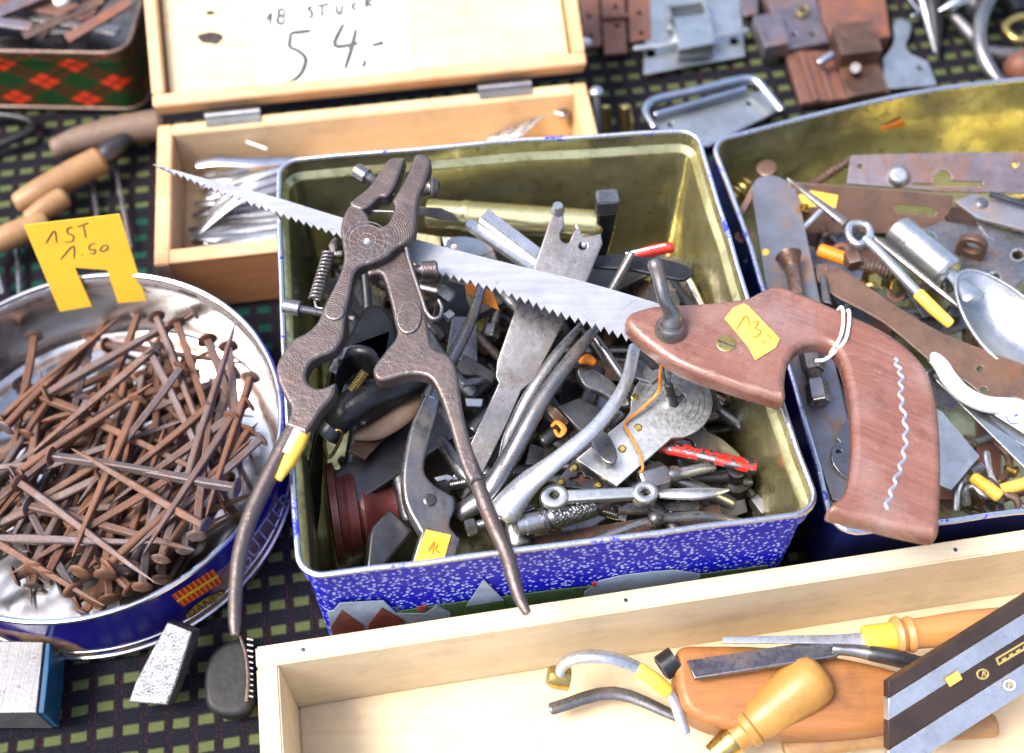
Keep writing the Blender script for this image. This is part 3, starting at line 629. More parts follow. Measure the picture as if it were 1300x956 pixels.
jaw = [[514, 200], (503, 232), (492, 248), (481, 250), (470, 260), [459, 266], (446, 262), [444, 256], (449, 252), (468, 236), (484, 214), (493, 202), (503, 199)]
part('left_jaw', plate(PP.up(.0004), jaw, .0085, bev=.0014, res=3, s=4), M['plier'], PLR)
PR_ = PP.up(-.0055)
rear = [(465, 346), (481, 346), (487, 354), (495, 381), (500, 405), (503, 425), [488, 446], (474, 466), (477, 480), (490, 482), (518, 475), (543, 478), (556, 497), (568, 530), (581, 575), (590, 600), [597, 612], [612, 606], (603, 579), (590, 532), (584, 495), (580, 470),
        (570, 450), (550, 440), (544, 416), (538, 385), (530, 350), (518, 319), (500, 305), (470, 310)]
part('rear_arm', plate(PR_, rear, .0085, bev=.0017, res=3, s=4), M['plier'], PLR)
def zon(pl, px, py, dz): return pl.hit(px, py).z+dz
def rp(pl, pts, dz, **k): return rod([(a, b, zon(pl, a, b, dz), r) for a, b, r in pts], **k)
part('handle_bar', rp(PP, [(377, 540, 12), (357, 575, 12), (338, 612, 11.5), (318, 656, 11), (304, 705, 10), (299, 752, 9), (298, 790, 8), (298, 805, 5)], -.0045, n=14), M['plier'], PLR)
part('handle_bar', rp(PR_, [(588, 560, 7), (602, 600, 9.5), (614, 636, 10), (626, 665, 10), (643, 703, 10), (652, 735, 9.5), (660, 760, 8), (669, 778, 6)], -.0045, n=14), M['plier'], PLR)
part('tape_band', rp(PP, [(383, 545, 13.5), (366, 580, 13)], -.0045, n=14, s=0, cap=False), M['clear'], PLR, 'dull clear tape wrapped round the handle')
part('orange_tape', rp(PP, [(388, 546, 7), (380, 562, 9.5), (368, 584, 9.5), (354, 608, 5)], -.0034, n=14), M['tape'], PLR)
part('pivot', lathe3(PP.hit(466, 306)-PP.n*.004, PP.hit(466, 306)+PP.n*.0008, [(0, .0018), (.85, .0018), (1, .0012)], 16), M['steel'], PLR)
for r_ in (11, 22, 27): part('engraved_ring', rod3([PP.hit(466+r_*1.02*math.cos(a), 306+r_*.9*math.sin(a))+PP.n*.00002 for a in (6.2832*k/30 for k in range(30))], [.0003]*30, 6, closed=True), M['plier'], PLR)
for k_ in range(5): part('jaw_tooth', rp(PP, [(509-k_*3.2, 214+k_*8, 1.8), (513-k_*3.2, 215+k_*8, 1.4)], -.003, s=0, n=8), M['plier'], PLR)
part('medallion', plate(PR_.up(.0012), ell(519, 402, 16, 21, 24, .15), .003, bev=.0006, res=2), M['plier'], PLR)
part('boss', plate(PP.up(.0010), ell(424, 395, 13, 11, 20), .003, bev=.0007, res=2), M['plier'], PLR)
k = .123
def zz(px, py, d=-.004): return zon(PP, px, py, d)
part('hammer_lug', rp(PP, [(531, 240, 12), (541, 239, 9), (546, 238, 10), (549, 238, 14), (553, 238, 13)], -.0045, n=14, s=2), M['plier'], PLR)
ssc = part('set_screw', lathe((452, 216, zz(452, 216)), (467, 225, zz(467, 225)), [(0, 8), (.08, 10), (.92, 10), (1, 8)], 18), M['mid'], PLR)
part('screw_thread', thread((466, 224, zz(466, 224)), (482, 233, zz(482, 233)), 7, 2.4), M['mid'], ssc)
ssc = part('set_screw', lathe((360, 388, zz(360, 388)), (382, 392, zz(382, 392)), [(0, 8), (.06, 10), (.94, 10), (1, 8)], 18), M['mid'], PLR)
part('screw_thread', thread((381, 392, zz(381, 392)), (412, 398, zz(412, 398)), 5.5, 2.4), M['mid'], ssc)
part('coil_spring', helix((418, 320, zz(418, 320)), (400, 380, zz(400, 380)), 7, 1.7, 13), M['plier'], PLR)
part('spring_eye', rp(PP, [(426, 304, 3), (423, 312, 6), (425, 322, 4), (434, 322, 4)], -.004, n=10), M['plier'], PLR)
part('spring_eye', rp(PP, [(400, 382, 2), (402, 390, 2), (410, 392, 2)], -.004, n=8), M['plier'], PLR)
part('stop_pin', rp(PP, [(470, 268, 2.2), (500, 269, 2.2)], -.005, n=8), M['mid'], PLR)
part('stop_pin', rp(PP, [(440, 403, 4), (449, 405, 4)], -.005, n=8), M['plier'], PLR)
part('latch_wire', rp(PP, [(516, 316, 2.6), (519, 330, 2.6), (526, 352, 2.6), (535, 378, 2.6), (541, 396, 2.6), (549, 405, 2.6), (558, 403, 2.6), (561, 392, 2.6), (557, 382, 2.6)], -.002, n=8, flat=1.8), M['plier'], PLR)
part('side_screw', lathe((524, 344, zon(PR_, 524, 344, -.003)), (556, 341, zon(PR_, 556, 341, -.003)), [(0, 7), (.35, 7), (.36, 11), (.93, 11), (1, 8)], 16), M['plier'], PLR)

PS = Pl((350, 285, .1155), (820, 410, .1225), (700, 250, .1190))
SAW = thing('pruning_saw', 'wooden handled pruning saw with bright toothed blade lying across the blue tin', 'saw', PS.hit(640, 400))
up_ = sm([[194, 208], (270, 229), (346, 249), (427, 274), (526, 303), (641, 333), (740, 357), (826, 382), [880, 400]], 4, False)
lo_ = [(880, 462), (816, 440), (757, 418), (701, 398.5), (640, 375), (563, 351), (500, 328), (424, 299), (346, 271), (272, 243), (225, 223), (203, 213)]
lp = sm([tuple(p) for p in lo_], 6, False); teeth = [tuple(lp[0])]; acc = 0
seg = [(lp[i], lp[i+1]) for i in range(len(lp)-1)]; tot = sum((b-a).length for a, b in seg); d0 = 66
def along(d):
    for a, b in seg:
        L = (b-a).length
        if d <= L: return a.lerp(b, d/L), (b-a).normalized()
        d -= L
    return seg[-1][1], (seg[-1][1]-seg[-1][0]).normalized()
while d0 < tot-4:
    f = 1-d0/tot; pit = 9.4+2.6*f; dp = (3.6+4.6*f)*random.uniform(.9, 1.08)
    a, t = along(d0); nn = Vector((t.y, -t.x)); nn = nn if nn.y < 0 else -nn
    b, _ = along(min(tot, d0+pit*.82))
    teeth += [tuple(a), tuple(b+nn*dp)]; d0 += pit
teeth.append(tuple(lp[-1]))
part('blade', plate(PS, [tuple(p) for p in up_]+teeth, .0011, bev=.0001, res=0), M['blade'], SAW)
PH = Pl((800, 400, .1325), (1190, 690, .136), (1000, 365, .136))
hd = [(794, 404), (803, 394), (832, 386), (899, 382), (947, 376), (967, 367), (987, 360), (1018, 370), (1066, 391), (1118, 415), (1153, 439), (1177, 467), (1191, 511), (1196, 578), (1195, 636), (1193, 670), (1189, 680), (1180, 680), (1138, 671), (1090, 659), (1056, 651), (1051, 646), (1061, 634), (1074, 622), (1081, 590),
      (1083, 543), (1079, 499), (1070, 459), (1058, 440), (1038, 433), (1014, 439), (1001, 459), (997, 484), (998, 501), (994, 507), (984, 505), (971, 501), (919, 485), (860, 462), (816, 432), (797, 413)]
part('grip', plate(PH, hd, .0115, bev=.0034, res=6, s=5), M['handle'], SAW)
bsc = part('brass_screw', lathe3(PH.hit(922, 436)-PH.n*.002, PH.hit(922, 436)+PH.n*.0005, [(0, .0042), (.9, .0042), (1, .0038)], 20), M['brass'], SAW)
part('screw_slot', plate(PH.up(.0006), [(911, 431), (933, 439), (932, 441), (910, 433)], .0004, bev=.0001, res=0), M['black'], bsc)
lev = PH.hit(851, 420)
part('locking_lever', rod3(sm([tuple(lev+PH.n*.004), tuple(lev+PH.n*.010+Vector((0, .002, 0))), tuple(W(843, 378, .151)), tuple(W(835, 345, .157)), tuple(W(829, 329, .160))], 6, False), [.0058]+[.0054, .0052, .005, .0047, .0044, .0040, .0037, .0034, .0032, .003, .003, .0029, .0029, .0029, .0029, .003, .003, .0031, .0032, .0033, .0033, .0031, .0027, .0018][:24], 16), M['mid'], SAW)
part('lever_washer', lathe3(lev-PH.n*.001, lev+PH.n*.0075, [(0, .007), (.5, .0066), (.85, .005), (1, .003)], 22), M['mid'], SAW)
stk = part('price_sticker', plate(PH.up(.0007), [(920, 404), (930, 391), (944, 385), (950, 388), (990, 430), (985, 441), (959, 457), (950, 440)], .0005, bev=.0001, res=0), M['tape'], SAW)
part('handwriting', ink(PH.up(.0008), [[(935, 418), (947, 401), (952, 414)], [(955, 409), (963, 409), (959, 417), (966, 421), (960, 428), (955, 427)], [(966, 432), (971, 436)], [(974, 424), (979, 430)]], 1.1), plain('faded_ink', (.5, .2, .02), .6), stk)
part('string_loop', join(*[rod3(sm([tuple(PH.hit(*a)+PH.n*h) for a, h in pts], 6, False), [.0008]*(6*(len(pts)-1)+1), 8) for pts in
    ([((1063, 389), -.006), ((1068, 392), .0012), ((1070, 410), .0012), ((1066, 430), .001), ((1056, 443), -.004)], [((1074, 392), -.006), ((1077, 396), .0012), ((1077, 415), .0012), ((1071, 436), .0005), ((1052, 446), -.006), ((1040, 444), -.009)])]), M['string'], SAW)
wv = sm([(1136, 455), (1144, 477), (1144, 506), (1150, 543), (1147, 581), (1135, 615), (1124, 648)], 14, False)
part('corrugated_fastener', rod3([PH.hit(p.x+2.6*math.sin(i*.92), p.y)-PH.n*.0004 for i, p in enumerate(wv)], [.0009]*len(wv), 8), M['steel'], SAW)

# ================================================================ the nails: traced ones on top, loose ones below, settled on each other
NL, NWd = .084, .0043
def nail_meshes():
    shank = []
    for t, w_ in ((0, .0021), (.004, .0018), (.2, .00195), (.6, .0016), (.85, .0011), (.97, .0005), (1, .0002)):
        shank.append((t*NL, w_))
    V, Fa = [], []
    pr = [(1, .7), (.7, 1), (-.7, 1), (-1, .7), (-1, -.7), (-.7, -1), (.7, -1), (1, -.7)]
    for x, w_ in shank:
        for a, b in pr: V.append(Vector((x, a*w_+.0004*math.sin(x*70), b*w_)))
    for i in range(len(shank)-1):
        for k in range(8): l = (k+1) % 8; Fa.append((i*8+k, i*8+l, (i+1)*8+l, (i+1)*8+k))
    Fa.append(tuple(reversed(range(8)))); Fa.append(tuple((len(shank)-1)*8+k for k in range(8)))
    Z = Vector(); sh = mesh('shank', (V, Fa), M['nail'], Z, 28)
    heads = []
    for q in range(4):
        V, Fa = [], []; n = 14
        for x, r in ((-.0010, .0024), (-.0008, .0038), (-.0003, .0046), (.0003, .0048), (.0007, .0041), (.001, .0022)):
            for k in range(n):
                a = 2*math.pi*k/n; rr = r*(1+.09*noise.noise(Vector((math.cos(a)*1.3, math.sin(a)*1.3, q*7.1)))); V.append(Vector((x+.0005*noise.noise(Vector((math.cos(a), math.sin(a), q*3+9))), rr*math.cos(a), rr*math.sin(a))))
        for i in range(5):
            for k in range(n): l = (k+1) % n; Fa.append((i*n+k, (i+1)*n+k, (i+1)*n+l, i*n+l))
        Fa.append(tuple(range(n))); Fa.append(tuple(reversed([5*n+k for k in range(n)])))
        heads.append(mesh('head', (V, Fa), M['nail'], Z, 40))
    return sh, heads
SHK, HDS = nail_meshes()
traced = [((165, 747), (110, 690)), ((28, 742), (75, 690)), ((97, 755), (60, 690)), ((136, 733), (150, 660)), ((104, 730), (150, 650)), ((176, 738), (196, 660)), ((235, 699), (240, 620)), ((65, 735), (90, 660)), ((156, 726), (180, 650)), ((47, 725), (80, 650)),
          ((206, 713), (230, 640)), ((166, 711), (207, 636)), ((0, 604), (80, 570)), ((20, 590), (110, 560)), ((120, 588), (34, 634)), ((116, 598), (47, 655)), ((191, 447), (222, 510)), ((229, 422), (262, 520)), ((150, 470), (120, 560)), ((110, 480), (40, 590)), ((135, 482), (60, 570)), ((60, 500), (150, 455)), ((95, 510), (175, 560)),
          ((0, 551), (146, 399)), ((0, 524), (165, 405)), ((188, 421), (19, 573)), ((204, 414), (257, 548)), ((270, 433), (307, 530)), ((290, 440), (300, 540)), ((332, 578), (204, 761)), ((9, 587), (217, 458)), ((31, 633), (172, 675)), ((230, 466), (150, 562)),
          ((317, 516), (205, 583)), ((205, 590), (124, 636)), ((0, 667), (210, 673)), ((127, 703), (238, 604)), ((340, 540), (225, 640)), ((300, 720), (310, 600)), ((334, 474), (287, 600)), ((256, 494), (135, 593)), ((251, 590), (314, 428)), ((53, 705), (124, 760)), ((0, 711), (126, 787)), ((169, 496), (85, 667)), ((293, 600), (130, 574)), ((53, 561), (190, 580)), ((293, 683), (137, 595)), ((325, 560), (250, 680))]
def settle(items, floor=.0036, th=.0037):
    """lowest resting height of each nail over the ones already lying there: items are ((x,y) head, (x,y) tip)"""
    done = []; out = []
    for (a, b) in items:
        cons = [(0., floor+.002), (1., floor+.002)]
        d = b-a
        for (c, e, zc, ze) in done:
            f = e-c; den = d.x*f.y-d.y*f.x
            if abs(den) < 1e-9: continue
            w0 = c-a; t = (w0.x*f.y-w0.y*f.x)/den; s_ = (w0.x*d.y-w0.y*d.x)/den
            if -.03 <= t <= 1.0 and -.03 <= s_ <= 1.: cons.append((t, zc+(ze-zc)*s_+th*(.56-.4*max(t, s_)**2)))
        best = None
        for i in range(len(cons)):
            for j in range(i):
                t1, h1 = cons[i]; t2, h2 = cons[j]
                if abs(t1-t2) < .02: continue
                k_ = (h1-h2)/(t1-t2); z0 = h1-k_*t1; z1 = z0+k_
                if abs(k_) > .02: continue
                if all(z0+k_*t >= h-1e-6 for t, h in cons):
                    if best is None or z0+z1 < best[0]+best[1]: best = (z0, z1)
        if best is None: h = max(h for t, h in cons); best = (h, h)
        done.append((a, b, *best)); out.append(best)
    return out
rn = random.Random(11)
lower = []
while len(lower) < 108:
    r, a = .078*math.sqrt(rn.random()), rn.uniform(0, 6.283); c = Vector((RC.x+.02+r*math.cos(a)*.95, RC.y+.0+r*math.sin(a)*.92)); th = rn.gauss(R_(58), R_(32))+(math.pi if rn.random() < .5 else 0)
    d = Vector((math.cos(th), math.sin(th)))*NL/2; p, q = c-d, c+d
    if all((v-RC.xy).length < .087 for v in (p, q)) and (c-RC.xy-Vector((0, -.085))).length > .045: lower.append((p, q))
zs = [(.02, .02)]*len(traced)
for _ in range(3):
    items = list(lower)
    for (h, t), (za, zb_) in zip(traced, zs):
        a = W(h[0], h[1], za).xy; b = W(t[0], t[1], zb_).xy; m_ = a if h[0] > 3 else None
        dd = (b-a).normalized(); L = (b-a).length
        if h[0] > 3: b = a+dd*NL
        else: a = b-dd*NL
        for v, o in ((a, b), (b, a)): pass
        # keep inside the tin
        for _k in range(6):
            for v in (a, b):
                e = v-RC.xy
                if e.length > .0885: sh_ = e.normalized()*(.0885-e.length); a = a+sh_; b = b+sh_
        items.append((a, b))
    res_ = settle(items); zs = res_[len(lower):]
print('nail heap top', max(max(z) for z in res_), sum(1 for z in res_ if max(z) > .05))
for i, ((a, b), (z0, z1)) in enumerate(zip(items, res_)):
    A, B = Vector((*a, z0)), Vector((*b, z1)); d = (B-A).normalized()
    t = thing('square_cut_nail', 'rusty square cut nail with flat round head, one of the heap in the round tin', 'nail', A, 'rusty nails heaped in the round tin')
    side = d.cross(Vector((0, 0, 1))).normalized(); upv = side.cross(d)
    rot = Matrix((d, -side, upv)).transposed().to_4x4() @ Matrix.Rotation(rn.uniform(-.5, .5), 4, 'X')
    t.rotation_euler = rot.to_euler()
    t.scale = (rn.uniform(.9, 1.08),)+(rn.uniform(.88, 1.12),)*2
    for nm, me in (('shank', SHK), ('head', HDS[i % 4])):
        o = bpy.data.objects.new(nm, me); COL.objects.link(o); o.parent = t

# ================================================================ tools in the blue tin
G1 = 'loose steel bits low in the blue tin'
IN = ' in the blue tin'
def flatbar(pts, z_or, t=.003, m='mid', **k): pass
# filler low in the tin: rods, strips and bolts that show between the big tools
rf = random.Random(5)
for i in range(120):
    px, py = rf.uniform(430, 960), rf.uniform(330, 660); z = .010+.056*i/120+rf.uniform(0, .006); th = rf.uniform(0, 3.14); L = rf.uniform(40, 105)
    dx, dy = L*math.cos(th), L*.85*math.sin(th)
    clampx = lambda x, y: min(max(x, 425+(y-300)*.03), 870+(y-250)*.27)
    a = (clampx(px-dx, py-dy), min(max(py-dy, 330), 690)); b = (clampx(px+dx, py+dy), min(max(py+dy, 330), 690)); z2 = z+rf.uniform(-.012, .016); z2 = max(.008, z2)
    mk_ = ['mid', 'dark', 'mid', 'black', 'brown', 'mid', 'dark'][i % 7]
    if i % 3 == 0: solo('steel_rod', rod([(*a, z, rf.uniform(6, 13)), (*b, z2, rf.uniform(6, 12))], s=0), M[mk_], 'plain dark rod buried low among the tools in the blue tin', 'rod', G1+' rods')
    elif i % 3 == 1: solo('steel_strip', rod([(*a, z, rf.uniform(11, 27)), (*b, z2, rf.uniform(11, 27))], kind='s', flat=.22, s=0), M[mk_], 'plain flat strip buried low among the tools in the blue tin', 'strip', G1+' strips')
    else:
        many('machine_bolt', 'hex headed bolt buried low among the tools in the blue tin', 'bolt', [('thread', thread((*a, z), (a[0]+(b[0]-a[0])*.8, a[1]+(b[1]-a[1])*.8, z2), 6, 3), M[mk_]), ('head', nut((a[0]+(b[0]-a[0])*.78, a[1]+(b[1]-a[1])*.78, z2), (a[0]+(b[0]-a[0])*.92, a[1]+(b[1]-a[1])*.92, z2), 11), M[mk_])], G1+' bolts')

# wide notched scraper plate running down into a bar
PN = Pl((709, 270, .1125), (600, 590, .066), (690, 440, .0875))
many('notched_plate_wrench', 'flat grey steel wrench with notched end passing under the saw blade', 'wrench', [
    ('plate', plate(PN, [(698, 280), [701, 268], [715, 268], (716, 288), (711, 296), (713, 306), (722, 308), (726, 299), (731, 291), [737, 287], (741, 300), [763, 296], [765, 309], [744, 360], [719, 404], [678, 482], [662, 496], [644, 538], [612, 603], [568, 617], [600, 557], [633, 486], [629, 478], [631, 458], [656, 387], [677, 341]], .0032, [ell(740, 312, 5.5, 5, 12)], .0006, 2, 3), M['mid']),
    ('knob', lathe3(PN.hit(708, 270)-PN.n*.003, PN.hit(708, 268)+PN.n*.004+Vector((0, .002, 0)), [(0, .003), (.5, .0034), (1, .0024)], 16), M['zinc'])])
# nippers with yellow sticker
PA = Pl((546, 640, .086), (600, 640, .082), (560, 500, .092))
nip = thing('pincers', 'grey pincers with curved arm and yellow sticker on the jaw, under the big pliers', 'pincers', PA.hit(546, 700))
part('arm', plate(PA, [(546, 491), (558, 492), (557, 519), (547, 557), (539, 594), (550, 613), (566, 624), (577, 632), (577, 648), (572, 667), [585, 683], [576, 722], [520, 722], [534, 676], (515, 640), (511, 604), (515, 572), (524, 535)], .008, bev=.0018, res=3, s=4), M['mid'], nip)
part('arm_bar', rod([(611, 366, .094, 6), (600, 402, .094, 7), (577, 450, .092, 8.5), (560, 480, .090, 11), (548, 508, .088, 15)], n=14), M['mid'], nip)
part('rivet', lathe3(PA.hit(546, 635)-PA.n*.002, PA.hit(546, 635)+PA.n*.0008, [(0, .003), (.8, .003), (1, .0022)], 16), M['dark'], nip)
part('sticker', plate(PA.up(.0006), [(541, 672), (573, 679), (562, 718), (523, 719)], .0005, bev=.0001, res=0), M['tape'], nip)
part('handwriting', ink(PA.up(.0007), [[(544, 700), (551, 688), (549, 703)], [(556, 691), (553, 698), (559, 702)]], .8), M['orange'], nip)
part('jaw', plate(Pl((490, 650, .080), (520, 675, .076), (475, 715, .079)), [[495, 646], [526, 673], [500, 702], [482, 724], [466, 724], (469, 690), (474, 668)], .009, bev=.0012, res=2, s=2), M['dark'], nip)
# long curved handles
solo('curved_plier_handle', rod([(757, 416, .101, 6), (728, 452, .1, 9), (688, 508, .096, 11), (648, 580, .088, 13), (618, 627, .08, 15), (583, 652, .074, 12)], n=16, flat=.8), M['mid'], 'dark round plier handle bending down beside the notched wrench', 'plier handle', None)
solo('bright_plier_handle', rod([(806, 440, .1, 8), (793, 490, .1, 8.5), (757, 541, .099, 9.5), (705, 586, .095, 12), (668, 616, .088, 17), (640, 650, .082, 22)], n=16, flat=.6), M['steel'], 'bright polished plier handle curving toward the knurled tool', 'plier handle', None)
solo('curved_flat_handle', rod([(738, 412, .098, 4), (705, 452, .094, 7), (671, 503, .088, 8), (648, 551, .08, 8), (640, 590, .07, 9)], n=12, flat=.5), M['mid'], 'thin flat curved handle squeezed between notched wrench and dark plier handle', 'plier handle', None)
solo('bent_steel_rod', rod([(752, 424, .09, 5), (768, 446, .088, 6), (790, 478, .084, 6), (806, 498, .078, 5)], n=12), M['mid'], 'short bent steel rod behind the bright plier handle', 'rod', None)
# bright square bars
for a, b, w_, lb in (((594, 284, .1), (678, 342, .094), 6.5, 'thin bright square steel bar with scale marks, partly under the saw blade'), ((614, 274, .104), (688, 330, .096), 9, 'thick bright square steel bar lying beside the thin one above the saw')):
    solo('square_steel_bar', rod([(*a, w_), (*b, w_)], kind='s', flat=.9, s=0), M['steel'], lb, 'steel bar', None)
solo('dark_knife_blade', plate(Pl((531, 267, .1), (581, 280, .098), (560, 262, .102)), [(529, 262), (560, 264), (574, 270), (584, 281), (560, 279), (531, 273)], .002, bev=.0004), M['dark'], 'short dark blade lying behind the head of the big pliers', 'blade')
solo('small_zinc_tab', plate(Pl((565, 310, .085), (600, 310, .083), (580, 330, .083)), [(566, 308), (572, 302), (590, 300), (612, 306), (618, 322), (580, 330), (566, 326)], .0012, [ell(576, 312, 4, 3.5, 10)], .0003, s=3), M['zinc'], 'small rounded zinc tab with a hole above the saw blade', 'bracket')
# hammer head
hm = thing('small_hammer_head', 'small black hammer head with bare grey square face, at the blue tin back wall', 'hammer head', W(770, 315, .06))
HZ = W(771, 250, .1); hx_, hy_ = Vector((1, .1, 0)).normalized(), Vector((-.1, 1, 0)).normalized()
part('poll', boxw(HZ-hx_*.0055-hy_*.0045+uz*-.008, hx_*.011, hy_*.009, uz*.009, .0008), M['mid'], hm)
part('neck', rod3([HZ+uz*-.008, HZ+uz*-.02, HZ+uz*-.03-hx_*.002, HZ+uz*-.042-hx_*.006], [.0055, .005, .006, .008], kind='s', flat=.9, up=hy_), M['black'], hm)
solo('coiled_wire_hook', rod([(733, 286, .1, 2), (737, 300, .104, 2), (742, 312, .106, 4)], n=8), M['steel'], 'little steel hook hanging in the hole of the notched wrench', 'hook')
# red handle and pocket knife blade
many('red_handled_tool', 'small screwdriver with red plastic handle by the back right corner of the blue tin', 'screwdriver', [('handle', rod([(800, 325, .082, 5), (830, 318, .085, 8), (853, 314, .087, 7)], n=14), plain('red_plastic', (.62, .03, .02), .35)), ('shaft', rod([(795, 322, .09, 2), (845, 311, .095, 2)], s=0, n=8), M['zinc'])])
solo('pocket_knife_blade', plate(Pl((757, 335, .094), (870, 345, .097), (830, 329, .096)), [(752, 325), (800, 324), (833, 327), (858, 332), (875, 340), (879, 348), (866, 355), (842, 351), (800, 342), (752, 338)], .0022, bev=.0006, s=3), M['black'], 'black rounded blade with bright spine beneath the saw locking lever', 'blade')
solo('round_steel_pin', rod([(802, 323, .104, 6), (775, 372, .09, 7)], s=0, n=14), M['mid'], 'straight round steel pin leaning against the black rounded blade', 'pin')
# lock plate with key
PK = Pl((853, 511, .086), (731, 582, .080), (782, 616, .078))
lk = thing('lock_plate', 'grey lock plate with round engraved head, keyhole and tied orange string', 'lock', PK.hit(800, 590))
rc_, hr = (853, 511), 51
arc = [(853+52*math.cos(R_(a)), 511+46*math.sin(R_(a))) for a in range(-178, 76, 12)]
part('plate', plate(PK, [[793, 532], (800, 522)]+[tuple(p) for p in arc]+[[853, 556], [783, 618], [731, 583]], .003, [[(856, 502), (862, 503), (866, 499), (870, 502), (866, 508), (858, 517), (853, 515)]], .0005), M['zinc'], lk)
for q in ((806, 504), (810, 543), (790, 570)): part('rivet', lathe3(PK.hit(*q)-PK.n*.001, PK.hit(*q)+PK.n*.0007, [(0, .0019), (.7, .0019), (1, .0012)], 14), M['brass'], lk)
for r_ in (18, 27, 35, 42): part('engraved_ring', rod3([PK.hit(853+r_*math.cos(a), 511+r_*.88*math.sin(a))+PK.n*.00002 for a in (R_(x) for x in range(-160, 60, 10))], [.00016]*22, 5), M['dark'], lk)
ky = many('lock_key', 'old steel key with small chain link stuck in the keyhole of the lock plate', 'key', [('shank', rod([(854, 512, .085, 7), (851, 500, .094, 6.5), (848, 488, .1, 6)], n=14), M['dark']), ('ring', rod([(847, 486, .101, 2.5), (842, 476, .105, 2.5), (841, 464, .108, 2.5), (845, 458, .109, 2.5), (849, 466, .107, 2.5), (850, 478, .103, 2.5)], n=8, closed=True), M['dark'])])
solo('orange_string', rod([(840, 459, .112, 2), (838, 478, .103, 2), (836, 497, .093, 2), (815, 518, .089, 2), (794, 537, .086, 1.8), (800, 552, .085, 1.8), (812, 575, .084, 1.8), (816, 594, .082, 2), (812, 600, .079, 2)], n=8, flat=.6), M['orange'], 'orange string tied to the key and trailing over the lock plate', 'string')
# red wrench and dark socket
rw = thing('red_painted_wrench', 'bar wrench with chipped red paint at the right wall of the blue tin', 'wrench', W(930, 640, .03))
part('bar', rod([(838, 566, .074, 10), (880, 575, .076, 9), (930, 587, .078, 9), (957, 592, .078, 11)], n=14, flat=.7, s=3), M['red'], rw)
part('socket', lathe((936, 594, .07), (934, 625, .035), [(0, 13), (.35, 13), (.4, 20), (.9, 21), (1, 18)], 22), M['dark'], rw)
part('pin', rod([(945, 612, .066, 6), (954, 613, .066, 5)], s=0, n=10), M['dark'], rw)
solo('dark_quadrant_plate', plate(Pl((870, 570, .068), (930, 575, .064), (890, 545, .07)), [(858, 553), (880, 545), (905, 550), (928, 566), (941, 584), (900, 592), (850, 575)], .003, [ell(868, 566, 14, 9, 14)], .0006, s=4), M['dark'], 'dark quarter round plate under the lock plate and red wrench', 'plate')
# double-eye link, nut, knurled tool, clover plate
PO = Pl((704, 630, .086), (820, 625, .085), (760, 560, .088))
lo = thing('double_eye_link', 'steel link with two round eyes lying over the knurled tool', 'link', PO.hit(760, 640))
part('eye', plate(PO, ell(704, 629, 19, 16, 24), .007, [ell(704, 627, 6, 4.5, 14)], .0016, 3), M['zinc'], lo); part('eye', plate(PO, ell(820, 624, 17, 15, 24), .007, [ell(820, 624, 6, 4, 14)], .0016, 3), M['zinc'], lo)
part('web', plate(PO.up(-.0008), [[716, 621], [808, 617], [808, 632], [718, 637]], .0045, bev=.0012), M['zinc'], lo)
many('hex_nut_rod', 'hexagon nut on a shiny threaded rod below the lock plate', 'nut', [('nut', nut((812, 614, .074), (846, 604, .074), 21), M['mid']), ('rod', rod([(842, 606, .074, 8), (905, 592, .07, 7)], s=0, n=14), M['steel']), ('collar', lathe((848, 604, .074), (862, 601, .074), [(0, 10), (.5, 12), (1, 10)], 18), M['mid'])])
kn = thing('knurled_pin_vice', 'knurled steel pin vice with stepped collar near the front wall of the blue tin', 'pin vice', W(700, 665, .06))
def m_knurl():
    n = N('knurled_steel'); v = n.voro(900); return n.out(n.mix(n.ramp(v, .2, .6), (.5, .5, .49), (.2, .2, .2)), .35, 1., n.bump(v, .0004))
M['knurl'] = m_knurl()
part('sleeve', lathe((700, 659, .076), (754, 642, .074), [(0, 14), (.05, 15), (.95, 15), (1, 13)], 26), M['knurl'], kn)
part('collar', lathe((688, 662, .076), (700, 658, .076), [(0, 15), (.1, 18), (.45, 18), (.5, 14), (1, 16)], 26), M['mid'], kn)
part('cap', lathe((654, 669, .077), (688, 661, .076), [(0, 9), (.06, 12.5), (.35, 12.5), (.37, 14), (.6, 14), (1, 13)], 26), M['steel'], kn)
part('spindle', rod([(754, 642, .074, 10), (800, 628, .07, 8)], s=0, n=14), M['mid'], kn)
PQ = Pl((728, 586, .071), (710, 613, .07), (789, 625, .069))
qv = thing('ornamental_corner_plate', 'triangular dark plate with clover cut-out and brass rivets under the lock plate', 'corner plate', PQ.hit(745, 615))
clov = []
for k in range(24):
    a = 6.2832*k/24; r = 8+3.2*math.cos(4*a); clov.append((737+r*1.25*math.cos(a), 608+r*.8*math.sin(a)))
part('plate', plate(PQ, [[728, 582], [704, 616], [795, 628]], .002, [clov], .0005), M['dark'], qv)
for q in ((729, 594), (760, 616), (712, 613)): part('rivet', lathe3(PQ.hit(*q)-PQ.n*.001, PQ.hit(*q)+PQ.n*.0012, [(0, .0022), (.6, .0022), (1, .0012)], 14), M['brass'], qv)
part('inlay', plate(PQ.up(-.0022), ell(737, 608, 15, 10, 14), .001, bev=.0002), M['rustp'], qv)
solo('small_half_round_file', rod([(838, 627, .074, 7), (880, 627, .075, 9), (905, 625, .075, 7), (925, 622, .074, 2)], n=10, flat=.5, s=3), M['steel'], 'short bright tapering file right of the double eye link', 'file')
solo('angle_iron', join(plate(Pl((664, 690, .062), (914, 650, .062), (800, 640, .062)), [[664, 683], [790, 662], [914, 640], [916, 660], [800, 685], [700, 704], [664, 712]], .003, bev=.0004)), M['brown'], 'long dark brown angle strip along the front wall of the blue tin', 'strip')
